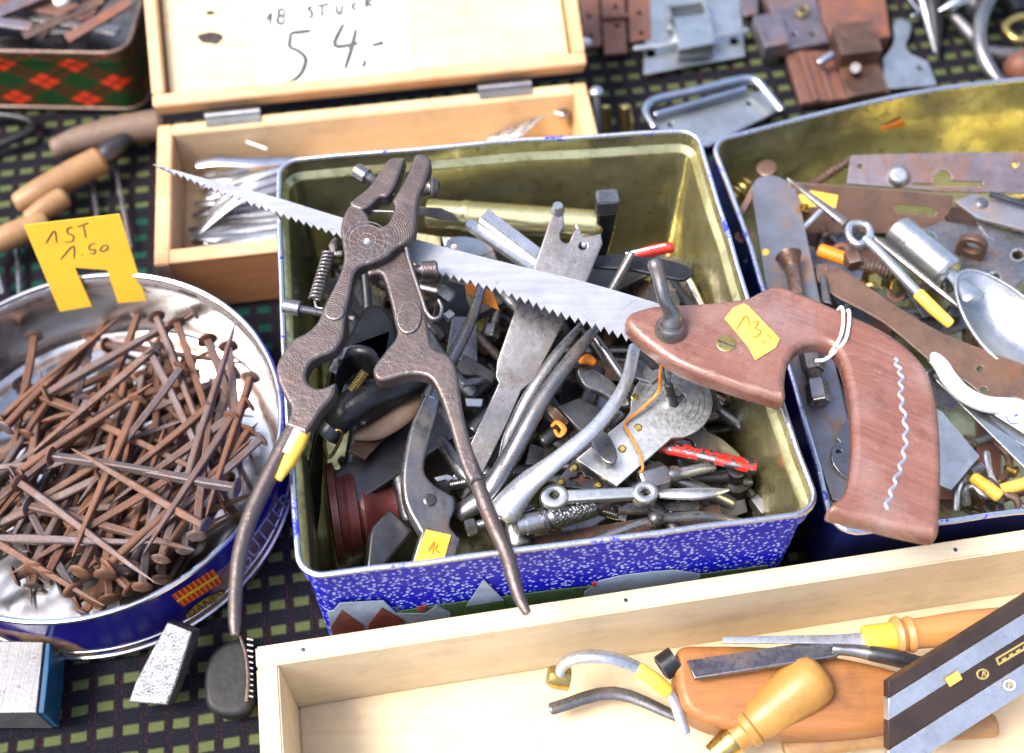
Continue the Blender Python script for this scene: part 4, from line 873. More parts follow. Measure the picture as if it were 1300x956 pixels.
solo('calliper_arm', rod([(715, 701, .072, 5), (770, 680, .074, 6), (823, 662, .075, 6), (890, 655, .074, 7), (945, 664, .07, 6)], n=12, flat=.6), M['mid'], 'curved steel calliper arm beside the front wall of the blue tin', 'calliper')
solo('ball_joint', ball(W(832, 659, .079), .0036), M['mid'], 'small steel ball sitting on the curved calliper arm', 'ball')
solo('straight_steel_bar', rod([(785, 646, .068, 7), (886, 644, .066, 6)], kind='s', flat=.7, s=0), M['mid'], 'straight flat steel bar behind the curved calliper arm', 'bar')
solo('second_steel_rod', rod([(846, 610, .062, 8), (925, 604, .06, 9)], s=0, n=14), M['dark'], 'dark round rod running into the socket of the red wrench', 'rod')
solo('spoon_shaped_tool', plate(Pl((765, 562, .086), (740, 540, .084), (775, 545, .085)), ell(766, 565, 13, 26, 20, -.55), .002, bev=.0008), M['mid'], 'oval steel blade like a small spoon left of the lock plate', 'blade')
solo('red_speckled_scraper', plate(Pl((720, 520, .082), (770, 520, .08), (740, 545, .08)), [[708, 516], [735, 505], [775, 525], [789, 524], [760, 553], [735, 545]], .003, bev=.0005), M['dark'], 'dark scraper blade between the bright plier handle and lock plate', 'scraper')
solo('wide_dark_jaw', plate(Pl((735, 470, .088), (790, 470, .086), (760, 500, .084)), [(733, 470), (748, 466), (770, 478), (786, 492), (802, 512), (790, 516), (765, 500), (742, 490)], .006, bev=.0012, s=4), M['mid'], 'short curved steel jaw under the bright plier handle', 'jaw')
solo('steel_corner', plate(Pl((808, 452, .095), (835, 480, .09), (800, 480, .092)), [[806, 452], [838, 478], [828, 486], [802, 478]], .002, bev=.0004), M['steel'], 'bright steel corner showing below the saw handle', 'plate')
# orange bits
solo('orange_sticker_scrap', plate(Pl((592, 362, .092), (630, 380, .088), (625, 365, .09)), [[590, 358], [610, 362], [626, 371], [634, 394], [612, 384], [592, 372]], .0008, bev=.0001), M['orange'], 'torn orange sticker below the saw teeth', 'sticker')
solo('orange_tape_knot', rod([(737, 459, .088, 4), (746, 456, .09, 7), (754, 460, .089, 5)], n=10), M['orange'], 'crumpled orange tape knot behind the dark plier handle', 'tape')
solo('orange_ribbon', rod([(700, 541, .088, 2), (707, 536, .09, 3), (716, 545, .09, 4), (710, 553, .088, 3), (704, 546, .088, 2)], n=8, flat=.4), M['orange'], 'small loop of orange ribbon between the two plier handles', 'ribbon')
# turned red-brown knob
kb = thing('turned_wooden_knob', 'red brown turned wooden knob with wide flange lying on its side in the blue tin', 'knob', W(440, 690, .02))
M['oxred'] = metal('dark_red_lacquer', (.16, .035, .03), (.1, .025, .022), (.1, .05, .035), .58, (.25, .45), .1, 70, .0003, wear=(.3, .14, .09))
part('body', lathe((420, 655, .056), (520, 640, .054), [(0, 55), (.02, 66), (.1, 67), (.12, 58), (.18, 55), (.24, 58), (.34, 56), (.36, 48), (.42, 50), (.52, 46), (.6, 36), (.75, 30), (.9, 32), (1, 26)], 40), M['oxred'], kb)
# black iron claws, wooden oval and brass screw
cl_ = thing('black_iron_claw', 'black forged iron claw fitting with two curved lobes left of the big pliers', 'iron fitting', W(450, 520, .05))
part('upper_lobe', plate(Pl((430, 460, .094), (500, 430, .092), (470, 390, .084)), [(466, 384), (490, 388), (504, 412), (500, 446), (482, 482), (474, 470), (468, 452), (455, 445), (438, 450), [424, 480], [424, 456], (438, 428), (452, 402)], .016, bev=.004, res=4, s=4), M['black'], cl_)
part('lower_lobe', rod([(420, 545, .082, 17), (440, 522, .088, 23), (470, 502, .09, 23), (505, 492, .088, 18), (535, 486, .084, 13)], n=20, flat=.85), M['black'], cl_)
part('socket_ring', lathe((424, 540, .085), (414, 552, .082), [(0, 16), (.4, 18), (1, 18)], 22), M['dark'], cl_)
solo('wooden_oval_handle', rod([(452, 552, .078, 8), (480, 546, .08, 14), (512, 525, .08, 15), (536, 500, .078, 9)], n=14, flat=.5), M['woodgrey'], 'flat brown wooden oval under the black iron claw', 'handle')
many('brass_wood_screw', 'brass screw standing in the black iron claw', 'screw', [('thread', thread((446, 497, .094), (464, 472, .1), 7, 3), M['brass'])])
solo('brass_ring', rod([(412, 560, .082, 2.5), (416, 580, .074, 2.5), (424, 574, .076, 2.5), (434, 552, .084, 2.5), (428, 546, .087, 2.5)], n=8, closed=True), M['brass'], 'thin brass ring hanging below the black iron claw', 'ring')
# thin bronze plates against the left wall
M['bronze'] = metal('dull_bronze', (.1, .085, .05), (.065, .055, .035), (.07, .045, .03), .6, (.3, .5), .8, 60, .0002, wear=(.3, .26, .16))
for i, (q, lb) in enumerate(((([404, 545], [412, 552], [408, 640], [400, 700], [386, 690], [384, 640]), 'thin bronze plate leaning on the left wall of the blue tin'), (([426, 440], [436, 452], [424, 520], [414, 560], [408, 540]), 'narrow bronze strip standing beside the black iron claw'))):
    solo('bronze_plate', plate(Pl((395, 640, .072), (410, 640, .064), (405, 550, .074)), list(q), .002, bev=.0004), M['bronze'], lb, 'plate')
solo('small_brass_frame', plate(Pl((380, 660, .074), (400, 680, .066), (385, 690, .068)), [[378, 655], [386, 654], [398, 682], [397, 690], [384, 686]], .0016, [[(382, 660), (386, 660), (394, 682), (386, 682)]], .0003), M['bronze'], 'small open bronze frame low at the left wall', 'frame')
# dark pieces in the middle
for nm, q, m_, lb, ct in (('dark_chisel_blade', [[581, 457], [590, 450], [632, 474], [625, 487], [604, 475]], 'dark', 'dark chisel blade between the pincers and notched wrench', 'chisel'), ('short_screw_end', [[590, 505], [614, 506], [612, 517], [592, 516]], 'zinc', 'short threaded end showing beside the notched wrench bar', 'screw'),
                          ('bright_wedge', [[550, 606], [568, 602], [578, 606], [560, 618]], 'steel', 'bright steel wedge beside the pincers arm', 'wedge'), ('black_file_tang', [[560, 352], [590, 362], [600, 420], [575, 440], [545, 420]], 'black', 'black file tang below the saw blade behind the pliers hook', 'file')):
    solo(nm, plate(Pl((q[0][0], q[0][1], .074), (q[0][0]+40, q[0][1], .072), (q[0][0], q[0][1]+40, .068)), q, .005, bev=.0008), M[m_], lb, ct)
solo('hex_socket', nut((556, 369, .1), (574, 381, .098), 11), M['mid'], 'stubby hexagonal steel piece beside the pliers side screw', 'hex bar')
solo('small_square_peg', rod([(566, 404, .1, 5), (574, 398, .1, 5)], kind='s', s=0), M['steel'], 'tiny bright square peg beside the pliers hook wire', 'peg')

# more handles and plates filling the middle of the tin
for pts, m_, lb in (([(470, 560, .064, 12), (505, 600, .066, 13), (520, 660, .062, 12)], 'dark', 'dark curved handle behind the pincers jaw'), ([(560, 560, .066, 9), (590, 600, .068, 12), (640, 640, .068, 15), (660, 690, .066, 16)], 'mid', 'grey plier half lying beneath the big pliers handle tip'), ([(655, 440, .074, 8), (640, 500, .07, 9), (600, 545, .068, 9)], 'dark', 'dark thin handle under the notched wrench'), ([(790, 400, .078, 8), (830, 450, .076, 9), (860, 480, .07, 10)], 'mid', 'grey round handle below the saw handle nose'), ([(540, 420, .07, 8), (570, 470, .07, 9), (600, 500, .066, 10)], 'mid', 'short grey handle between the big pliers arms'), ([(690, 560, .066, 10), (740, 520, .068, 11), (760, 470, .066, 9)], 'dark', 'dark handle crossing below the bright plier handle'), ([(480, 350, .06, 10), (520, 380, .064, 11), (560, 430, .062, 10)], 'dark', 'dark round handle below the big pliers joint'), ([(620, 345, .074, 7), (650, 385, .074, 8), (690, 420, .07, 8)], 'mid', 'grey bar under the middle of the saw blade'), ([(430, 380, .06, 9), (450, 420, .064, 10), (445, 480, .06, 10)], 'dark', 'dark bar along the left side near the coil spring'), ([(820, 590, .064, 9), (870, 612, .064, 10), (930, 640, .058, 9)], 'mid', 'grey handle running below the red wrench')):
    solo('old_tool_handle', rod(pts, n=14, flat=.75, s=5), M[m_], lb, 'tool handle')
for q, z, m_, lb in (([[500, 520], [560, 500], [575, 540], [520, 580]], .064, 'mid', 'grey flat plate under the pincers arm'), ([[590, 560], [640, 530], [668, 560], [610, 610]], .062, 'dark', 'dark flat plate between the two wrench bars'), ([[700, 640], [760, 600], [800, 640], [720, 690]], .058, 'mid', 'grey plate under the knurled pin vice'), ([[840, 460], [900, 470], [915, 520], [860, 540]], .064, 'dark', 'dark plate below the saw handle'), ([[560, 300], [620, 300], [640, 350], [580, 360]], .066, 'mid', 'grey plate behind the saw blade'), ([[700, 350], [780, 350], [790, 400], [720, 400]], .066, 'dark', 'dark plate behind the notched wrench'), ([[440, 590], [500, 570], [510, 620], [450, 640]], .05, 'mid', 'grey plate above the turned knob'), ([[860, 620], [940, 600], [950, 650], [870, 680]], .045, 'dark', 'dark plate in the corner by the red wrench'), ([[500, 290], [560, 300], [560, 345], [505, 340]], .06, 'bronze', 'bronze coloured plate behind the saw blade'), ([[800, 350], [870, 370], [890, 420], [810, 400]], .06, 'brown', 'brown plate below the black rounded blade')):
    solo('loose_flat_plate', plate(Pl((q[0][0], q[0][1], z), (q[1][0], q[1][1], z+.004), (q[2][0], q[2][1], z-.003)), q, .003, [ell((q[0][0]+q[2][0])/2, (q[0][1]+q[2][1])/2, 5, 4, 10)], .0006), M[m_], lb, 'plate')

solo('gilt_tin_sleeve', lathe((540, 270, .080), (765, 286, .078), [(0, 12), (.01, 17), (.03, 18), (.2, 18), (.22, 20), (.24, 20), (.26, 19), (.95, 19), (.98, 17), (1, 12)], 36), M['gilt'], 'pale gilt sleeve lying along the back wall of the blue tin', 'sleeve')

# ================================================================ hardware in the gold-lined tin
rf = random.Random(9)
GR = 'rusty bits low in the gold lined tin'
for i in range(60):
    px, py = rf.uniform(990, 1330), rf.uniform(270, 650); z = .006+.03*i/60; th = rf.uniform(0, 3.14); L = rf.uniform(30, 70); dx, dy = L*math.cos(th), L*.85*math.sin(th)
    cx = lambda x, y: max(x, 950+(y-230)*.3)
    cy = lambda y: min(max(y, 262), 655)
    a = (cx(px-dx, py-dy), cy(py-dy)); b = (cx(px+dx, py+dy), cy(py+dy)); z2 = max(.007, z+rf.uniform(-.01, .01)); mk_ = ['brown', 'mid', 'rustp', 'dark', 'bluerust'][i % 5]
    if i % 2: solo('rusty_strip', rod([(*a, z, rf.uniform(8, 20)), (*b, z2, rf.uniform(8, 20))], kind='s', flat=.2, s=0), M[mk_], 'flat metal strip buried among the hardware in the gold lined tin', 'strip', GR+' strips')
    else: many('rusty_bolt', 'old bolt buried among the hardware in the gold lined tin', 'bolt', [('thread', thread((*a, z), (a[0]+(b[0]-a[0])*.8, a[1]+(b[1]-a[1])*.8, z2), 6.5, 3.4), M[mk_]), ('head', nut((a[0]+(b[0]-a[0])*.78, a[1]+(b[1]-a[1])*.78, z2), (a[0]+(b[0]-a[0])*.92, a[1]+(b[1]-a[1])*.92, z2), 12), M[mk_])], GR+' bolts')
P1 = Pl((980, 230, .062), (1060, 640, .066), (1045, 400, .064))
many('rounded_plane_iron', 'blue grey plane iron with rounded rusty top, bolt lying along it', 'plane iron', [('blade', plate(P1, [(955, 243), (958, 230), (966, 224), (981, 222), (1000, 230), (1012, 244), [1041, 378], [1059, 455], [1076, 532], [1090, 640], [1057, 634], [1000, 473], [972, 361]], .0032, [], .0006, 2, 4), M['bluerust']), ('orange_speck', plate(P1.up(.0004), ell(972, 320, 4.5, 4.5, 9), .0004, bev=.0001, res=0), M['tape'])])
bz = .071
many('long_slotted_bolt', 'long rusty bolt with slotted head and two hexagon nuts on the plane iron', 'bolt', [
    ('head', lathe((1000, 322, bz), (1006, 340, bz), [(0, 13), (.15, 17), (.45, 14), (1, 9)], 22), M['brown']), ('shank', thread((1004, 334, bz), (1040, 512, bz), 9.5, 3), M['brown']),
    ('nut', nut((1027, 440, bz), (1034, 472, bz), 15), M['mid']), ('nut', nut((1036, 485, bz), (1041, 512, bz), 15), M['mid'])])
solo('hooked_latch_plate', plate(Pl((1065, 570, .070), (1110, 570, .068), (1080, 610, .068)), [[1061, 555], [1077, 530], [1125, 540], [1125, 645], (1085, 612), (1068, 602), (1056, 584), (1058, 566), [1067, 561]], .0024, [ell(1065, 573, 4, 3, 10)], .0004, s=3), M['mid'], 'grey hooked latch plate seen through the saw handle opening', 'latch')
P3 = Pl((1080, 215, .066), (1300, 220, .070), (1190, 197, .072))
many('keyhole_slot_plate', 'purple grey lock plate with keyhole slot against the tin back wall', 'lock plate', [
    ('plate', plate(P3, [[1081, 197], [1180, 194], [1330, 193], [1326, 246], [1200, 243], [1075, 233]], .0022, [[(1158, 232), (1184, 232), (1186, 222), (1193, 216), (1203, 216), (1208, 224), (1208, 229), (1248, 230), (1248, 237), (1158, 236)], ell(1092, 211, 4, 3, 10), ell(1289, 209, 4, 3.5, 10)], .0004), M['pur']),
    ('rivet_boss', lathe3(P3.hit(1140, 224)-P3.n*.001, P3.hit(1140, 224)+P3.n*.004, [(0, .0062), (.5, .006), (.9, .0045), (1, .003)], 20), M['zinc'])])
P4 = Pl((1001, 231, .064), (1205, 255, .066), (1100, 290, .052))
solo('slotted_brown_hinge', plate(P4, [[1000, 231], [1110, 238], [1211, 248], (1208, 264), (1196, 282), [1180, 296], [1020, 296]], .0024, [[(1134, 261), (1140, 259), (1186, 264), (1189, 269), (1186, 274), (1140, 270)]], .0005), M['brown'], 'dark brown hinge leaf with an oblong slot below the keyhole plate', 'hinge')
solo('yellow_price_sticker', plate(P4.up(.0006), [[1013, 248], [1030, 242], [1064, 248], [1061, 264], [1016, 262]], .0006, bev=.0001), M['tape'], 'yellow price sticker on the dark brown hinge leaf', 'sticker')
# hasp with staple
P5 = Pl((1190, 300, .060), (1290, 330, .062), (1260, 352, .06))
hs = thing('hasp_plate', 'dark four hole hasp plate with upright staple eye', 'hasp', P5.hit(1240, 340))
part('plate', plate(P5, [[1166, 292], [1196, 280], [1262, 290], [1330, 322], [1280, 373], [1215, 350]], .003, [ell(1180, 303, 7, 6, 12), ell(1292, 324, 8, 7, 12), ell(1262, 353, 8, 6, 12)], .0007), M['mid'], hs)
for q in ((1180, 303), (1292, 324), (1262, 353)): part('countersink', rod3([P5.hit(q[0]+9*math.cos(a), q[1]+7.5*math.sin(a))+P5.n*.0001 for a in (6.2832*k/16 for k in range(16))], [.0007]*16, 6, closed=True), M['zinc'], hs)
b1, b2 = P5.hit(1212, 318), P5.hit(1250, 330); bd = (b2-b1).normalized(); PE = plw(b1, b2, b1+P5.n*.02); fnn = PE.n if PE.n.y < 0 else -PE.n
est = [(0, 0), (.0145, 0), (.0150, .008), (.0125, .0145), (.0075, .0165), (.002, .0145), (-.0005, .008)]
Vst, Fst = prism2d([[tuple(v) for v in sm(est[:2] and [list(est[0]), list(est[1])]+est[2:], 5)], [(.0073+.0042*math.cos(a), .0088+.0042*math.sin(a)) for a in (6.2832*k/18 for k in range(18))]], .0045, .0008)
part('staple_eye', ([b1+bd*v.x+P5.n*v.y+fnn*(v.z+.002) for v in Vst], Fst), M['brown'], hs)
P6 = Pl((1200, 262, .068), (1300, 285, .070), (1300, 255, .072))
many('riveted_lever', 'blue grey steel lever with raised rivet under the keyhole plate', 'lever', [('lever', plate(P6, [[1212, 255], [1235, 246], [1330, 268], [1330, 300], [1240, 276]], .0025, [], .0005), M['bluerust']), ('rivet', lathe3(P6.hit(1246, 258)-P6.n*.001, P6.hit(1246, 258)+P6.n*.0018, [(0, .0036), (.6, .0034), (1, .002)], 18), M['mid'])])
solo('steel_angle_arm', plate(Pl((1250, 285, .064), (1330, 300, .064), (1330, 320, .062)), [[1240, 282], [1330, 302], [1330, 330], [1255, 302]], .002, bev=.0004), M['mid'], 'flat steel arm beneath the riveted lever', 'arm')
solo('steel_rail', rod([(1256, 246, .075, 3), (1330, 268, .076, 3.5)], kind='s', s=0), M['dark'], 'thin dark rail lying over the riveted lever', 'rail')
many('pale_tube_handle', 'pale zinc tube with washers at its lower end beside the hasp', 'tube', [('tube', lathe((1138, 292, .066), (1206, 348, .070), [(0, 18), (.04, 22), (.3, 22), (.32, 23), (.36, 23), (.38, 22), (.96, 22), (1, 19)], 28), M['zinc'])])
for q, lb in (((1198, 357), 'steel washer standing at the end of the pale zinc tube'), ((1213, 360), 'dark washer behind the bright one at the pale tube end')):
    A = W(q[0], q[1], .07); solo('washer', rod3([A+Vector((.0045*math.cos(a)*.8, .0045*math.cos(a)*.5, .005*math.sin(a))) for a in (6.2832*k/20 for k in range(20))], [.0014]*20, 8, closed=True), M['mid'] if q[0] < 1200 else M['dark'], lb, 'washer')
# scoop: hollow bowl
def scoop():
    C = W(1268, 418, .070); ax = (W(1320, 470, .074)-W(1222, 356, .078)).normalized(); sd_ = ax.cross(uz).normalized(); V, Fa = [], []; n, m = 26, 12
    for sgn in (0, 1):
        for i in range(m+1):
            r = i/m; 
            for k in range(n):
                a = 6.2832*k/n; u, v = math.cos(a)*r, math.sin(a)*r; d = .013*(1-r*r)-sgn*.0012
                wd = .0185*(1+.18*u); rid = .0004*math.sin(u*34)*(1-r) if not sgn else 0
                V.append(C+ax*(u*.032)+sd_*(v*wd)+uz*(-d+rid+.008-(.001 if sgn else 0)))
    for s_ in (0, 1):
        o = s_*(m+1)*n
        for i in range(m):
            for k in range(n): l = (k+1) % n; f = (o+i*n+k, o+(i+1)*n+k, o+(i+1)*n+l, o+i*n+l); Fa.append(f if s_ == 0 else f[::-1])
    for k in range(n): l = (k+1) % n; Fa.append((m*n+k, (m+1)*n+m*n+k, (m+1)*n+m*n+l, m*n+l))
    rim = rod3([C+ax*(math.cos(a)*.032)+sd_*(math.sin(a)*.0185*(1+.18*math.cos(a)))+uz*.0078 for a in (6.2832*k/40 for k in range(40))], [.0009]*40, 8, closed=True)
    return (V, Fa), rim
sg, sr_ = scoop()
many('zinc_scoop', 'hollow zinc scoop with ribbed bowl at the tin right side', 'scoop', [('bowl', sg, M['zinc']), ('rim', sr_, M['zinc']), ('neck', rod([(1205, 345, .074, 8), (1222, 362, .077, 12), (1236, 378, .079, 16)], n=16, flat=.5), M['zinc'])])
# dividers
dv = thing('pair_of_dividers', 'thin steel dividers with eye joint and orange tape on one leg', 'dividers', W(1100, 310, .07))
part('spike', rod([(1000, 227, .084, 2), (1035, 254, .083, 5), (1072, 283, .081, 8)], n=10, flat=.8), M['mid'], dv)
part('eye_joint', rod([(1080, 285, .082, 4.5), (1100, 286, .082, 4.5), (1104, 300, .082, 4.5), (1090, 310, .082, 4.5), (1078, 300, .082, 4.5)], n=10, closed=True), M['steel'], dv)
part('leg', rod([(1098, 303, .082, 6), (1116, 320, .081, 6), (1165, 372, .079, 6), (1205, 410, .076, 5)], n=12), M['steel'], dv)
part('leg', rod([(1104, 298, .079, 4), (1150, 335, .076, 4), (1216, 388, .074, 4)], n=10), M['mid'], dv)
part('orange_tape', rod([(1166, 373, .079, 8), (1184, 391, .078, 8), (1206, 411, .076, 7)], n=12), M['tape'], dv)
solo('flat_dark_leg', rod([(1138, 345, .072, 4), (1160, 372, .072, 9), (1178, 402, .07, 6)], kind='s', flat=.25, s=3), M['dark'], 'flat dark pointed steel piece beside the taped divider leg', 'blade')
solo('rusty_saw_strip', plate(Pl((1045, 345, .066), (1300, 490, .078), (1180, 400, .074)), [(1038, 335), (1075, 345), (1130, 383), (1200, 424), (1300, 462), [1340, 475], [1340, 512], (1300, 508), (1285, 503), (1278, 510), (1262, 506), (1250, 503), (1224, 483), (1215, 483), (1200, 470), (1178, 456), (1120, 408), (1045, 366)], .0016, [ell(1244, 468, 4.5, 4, 10), ell(1249, 495, 4.5, 4, 10)], .0004, s=3), M['brown'], 'long rusty brown saw strip with holes running under the zinc scoop', 'saw strip')
solo('white_bent_tube', rod([(1183, 452, .068, 8), (1195, 464, .071, 10), (1206, 482, .072, 11), (1226, 502, .073, 11), (1256, 514, .073, 11), (1300, 515, .072, 11), (1340, 512, .070, 11)], n=16), M['white'], 'white enamelled bent tube under the rusty saw strip', 'tube')
for q, lb in (([[1188, 482], [1204, 480], [1330, 596], [1330, 622]], 'narrow grey steel rule below the white bent tube'), ([[1235, 525], [1275, 520], [1330, 560], [1330, 585]], 'broad grey steel rule beside the narrow one')):
    solo('steel_rule', plate(Pl((1200, 490, .068), (1300, 580, .069), (1300, 540, .068)), q, .0014, bev=.0003), M['zinc'], lb, 'rule')
pn = many('paper_slip', 'white paper slip with blue pen mark under the white bent tube', 'paper', [('slip', plate(Pl((1270, 525, .0705), (1300, 525, .0705), (1300, 550, .0705)), [[1262, 526], [1335, 524], [1335, 566], [1300, 550]], .0004, bev=.0001, res=0), M['paper'])])
part('handwriting', ink(Pl((1270, 525, .0708), (1300, 525, .0708), (1300, 550, .0708)), [[(1277, 528), (1282, 537), (1293, 538)], [(1287, 529), (1292, 527)]], 1.), M['inkb'], pn)
solo('square_steel_plate', plate(Pl((1200, 530, .066), (1244, 580, .066), (1208, 620, .064)), [[1180, 515], [1196, 522], [1244, 579], [1208, 622], [1180, 610]], .0018, bev=.0003), M['zinc'], 'square grey steel plate emerging from under the saw grip', 'plate')
for i, (pts, m_, lb) in enumerate((([(1228, 640, .05), (1226, 622, .055), (1236, 617, .058), (1248, 628, .058), (1268, 634, .056), (1270, 650, .05)], 'zinc', 'bright zinc hook by the front rim of the gold lined tin'), ([(1214, 648, .048), (1216, 625, .052), (1222, 612, .054), (1228, 606, .052)], 'zinc', 'half hidden zinc hook beside the saw grip end'), ([(1252, 575, .056), (1256, 600, .056), (1266, 618, .056), (1280, 630, .055)], 'steel', 'bright steel hook shank below the steel rules'), ([(1262, 560, .052), (1280, 580, .052), (1280, 600, .052), (1268, 612, .052)], 'brown', 'rusty bent hook below the steel rules'), ([(1255, 610, .06), (1275, 626, .06), (1290, 634, .06), (1294, 645, .058)], 'brown', 'rusty hook joined to the taped shank'))):
    solo('screw_hook', rod([(*p, 5) for p in pts], n=10), M[m_], lb, 'hook')
for a, b, lb in (((1236, 606, .062), (1268, 630, .062), 'orange taped shank among the zinc hooks'), ((1272, 622, .06), (1330, 606, .06), 'orange tape roll at the right end of the zinc hooks')):
    solo('taped_shank', rod([(*a, 8), (*b, 9)], s=0, n=12), M['tape'], lb, 'taped shank')
# small screws and bits
many('lag_screw', 'rusty coarse lag screw pointing up at the tin back wall', 'screw', [('thread', thread((1022, 240, .05), (1080, 203, .058), 7, 6, depth=.35), M['brown'])])
solo('round_bolt_head', lathe((974, 220, .052), (973, 212, .058), [(0, 9), (.5, 13), (.9, 12), (1, 8)], 20), M['brown'], 'round bolt head behind the rounded plane iron', 'bolt')
many('coil_of_wire', 'little brass coloured coil spring in the corner of the gold lined tin', 'spring', [('coil', helix((925, 255, .045), (950, 235, .048), 11, 3, 4), M['brass'])])
solo('thin_brown_strip', rod([(935, 282, .05, 3), (958, 240, .058, 5)], kind='s', s=0), M['brown'], 'thin brown strip leaning beside the rounded plane iron', 'strip')
for a, b, r, lb in (((1042, 318, .066), (1088, 334, .068), 9, 'orange painted bolt end left of the divider eye'),): solo('orange_bolt', rod([(*a, r), (*b, r)], s=0, n=14), M['orange'], lb, 'bolt')
many('rusty_carriage_bolt', 'rusty ribbed bolt below the divider eye', 'bolt', [('shank', thread((1086, 332, .068), (1134, 345, .068), 10, 4.5), M['brown']), ('nut', nut((1080, 322, .07), (1086, 338, .07), 13), M['brown'])])
for q, lb in (((1102, 352), 'brass hexagon nut under the rusty ribbed bolt'), ((1131, 358), 'small brass nut beside the divider legs')): solo('brass_nut', nut((q[0], q[1], .062), (q[0]+9, q[1]+5, .068), 11), M['brass'], lb, 'nut')
solo('light_steel_pin', rod([(1020, 290, .06, 4), (1042, 268, .064, 4)], s=0, n=10), M['steel'], 'pale thin steel pin below the yellow sticker', 'pin')
solo('small_curled_shaving', rod([(1090, 365, .064, 2), (1106, 360, .068, 4), (1120, 366, .066, 2)], n=8, flat=.4), M['brass'], 'thin curled brass shaving on the rusty saw strip', 'shaving')
solo('dark_wedge', plate(Pl((1042, 335, .069), (1056, 380, .069), (1040, 380, .067)), [[1040, 350], [1048, 348], [1056, 386], [1043, 382]], .004, bev=.0008), M['dark'], 'dark pointed steel wedge beside the plane iron', 'wedge')
solo('orange_painted_chip', rod([(1168, 440, .066, 3), (1186, 453, .066, 4)], s=0, n=8), M['orange'], 'orange painted chip under the rusty saw strip', 'chip')

# small rusty parts lying between the big ones
rs_ = random.Random(21)
spots = [(1050, 300), (1068, 318), (1060, 345), (1080, 360), (1100, 375), (1125, 330), (1150, 310), (1138, 372), (1118, 395), (1220, 300), (1235, 345), (1205, 540), (1222, 560), (1210, 585), (1235, 600), (1290, 600), (1262, 645), (1290, 648), (1240, 655), (1170, 420), (1148, 400), (1030, 420), (1190, 480), (1280, 450), (1000, 260), (945, 300), (950, 330), (1020, 270), (1080, 290), (1180, 330)]
for i, (x, y) in enumerate(spots):
    z = rs_.uniform(.055, .063); a = rs_.uniform(0, 6.28); m_ = ['brown', 'rustp', 'mid', 'brass', 'dark', 'zinc'][i % 6]; L = rs_.uniform(10, 20); b = (x+L*math.cos(a), y+L*math.sin(a)*.8)
    if i % 3 == 0: solo('small_rusty_screw', join(lathe((x, y, z), (*b, z+.002), [(0, 7), (.12, 8.5), (.2, 4)]+[(t/20, 3.2+1.2*(t % 2)) for t in range(5, 20)]+[(1, .6)], 14)), M[m_], 'small old wood screw loose between the hardware in the gold lined tin', 'screw', 'loose screws in the gold lined tin')
    elif i % 3 == 1: solo('small_washer', rod3([W(x, y, z)+Vector((.0036*math.cos(t), .0036*math.sin(t), .0012*math.sin(t+a))) for t in (6.2832*k/18 for k in range(18))], [.0013]*18, 8, .6, closed=True), M[m_], 'small washer loose between the hardware in the gold lined tin', 'washer', 'loose washers in the gold lined tin')
    else: solo('small_coil_spring', helix((x, y, z), (*b, z+.003), 5, 1.5, 5), M[m_], 'small coil spring loose between the hardware in the gold lined tin', 'spring', 'loose springs in the gold lined tin')

# ================================================================ cutlery in the wooden box
def spoonh(pts, w_=6, m='chrome', lb='', cat='cutlery', grp=None, fl=.22): return solo('cutlery_handle', rod([(a, b, z, r) for a, b, z, r in pts], n=14, flat=fl, s=5), M[m], lb, cat, grp)
spoonh([(250, 208, .030, 7), (275, 203, .032, 10), (320, 205, .032, 9), (372, 202, .030, 8)], lb='broad bright knife handle lying along the box back wall', cat='knife')
for i in range(7):
    spoonh([(246+i*5, 303-i*8, .014+.001*i, 3), (272+i*4, 278-i*7.5, .020+.001*i, 5), (306+i*3, 254-i*5, .026+.001*i, 5.5), (366, 234-i*3.6, .026+.001*i, 4)], m=['steel', 'zinc', 'mid'][i % 3], lb='curved bright spoon handle in the bundle beside the blue tin corner', cat='spoon', grp='spoons in the wooden box', fl=.4)
rg = random.Random(3)
for i in range(14):
    x0, y0 = 238+rg.uniform(0, 26), 316-i*7.6
    spoonh([(x0, y0+4, .010+.0004*i, 4), (x0+34, y0-3+rg.uniform(-4, 4), .013+.0004*i, rg.uniform(5, 8)), (x0+75, y0-9+rg.uniform(-4, 4), .013+.0004*i, 5), (372, y0-14, .012+.0004*i, 5)], m=['zinc', 'steel', 'mid', 'steel'][i % 4], lb='plain table knife lying under the spoons in the wooden box', cat='knife', grp='knives under the spoons in the wooden box', fl=.3)
for i in range(8):
    spoonh([(560+i*9, 176-i*.8, .012, 4), (610+i*9, 164-i*2, .014+.0005*i, 7), (700+i*3, 150-i*3, .014+.0005*i, 6)], m=['zinc', 'steel', 'mid', 'steel'][i % 4], lb='bright spoon handle under the fanned knives at the box right end', cat='spoon', grp='spoons at the box right end', fl=.3)
for i in range(16):
    y = 284+i*2.2; a = rg.uniform(-7, 7)
    spoonh([(238+rg.uniform(0, 22), y+6+a, .012+.0012*i*.6, 3), (285, y, .014+.0012*i*.6, rg.uniform(3, 6)), (360, y-7-a, .014+.0012*i*.6, rg.uniform(3, 5))], m=['steel', 'zinc', 'mid'][i % 3], lb='slim fork handle in the flat heap along the box front wall', cat='fork', grp='forks in the wooden box', fl=.4)
for i in range(9):
    spoonh([(620+i*5, 176-i*.6, .012+.002*i*.5, 3), (662+i*4.5, 150-i*1.5, .02+.001*i, 7-i*.2), (700+i*2.5, 135+i*1.2, .022+.001*i, 6), (722, 134+i*3.2, .02, 3)], m=['steel', 'zinc', 'mid'][i % 3], lb='bright knife blade fanned at the right end of the wooden box', cat='knife', grp='knives in the wooden box', fl=.2)
solo('thin_white_splinter', rod([(313, 180, .032, 1.5), (338, 189, .032, 2)], s=0, n=6), M['paper'], 'thin white stick on the box back wall', 'stick')

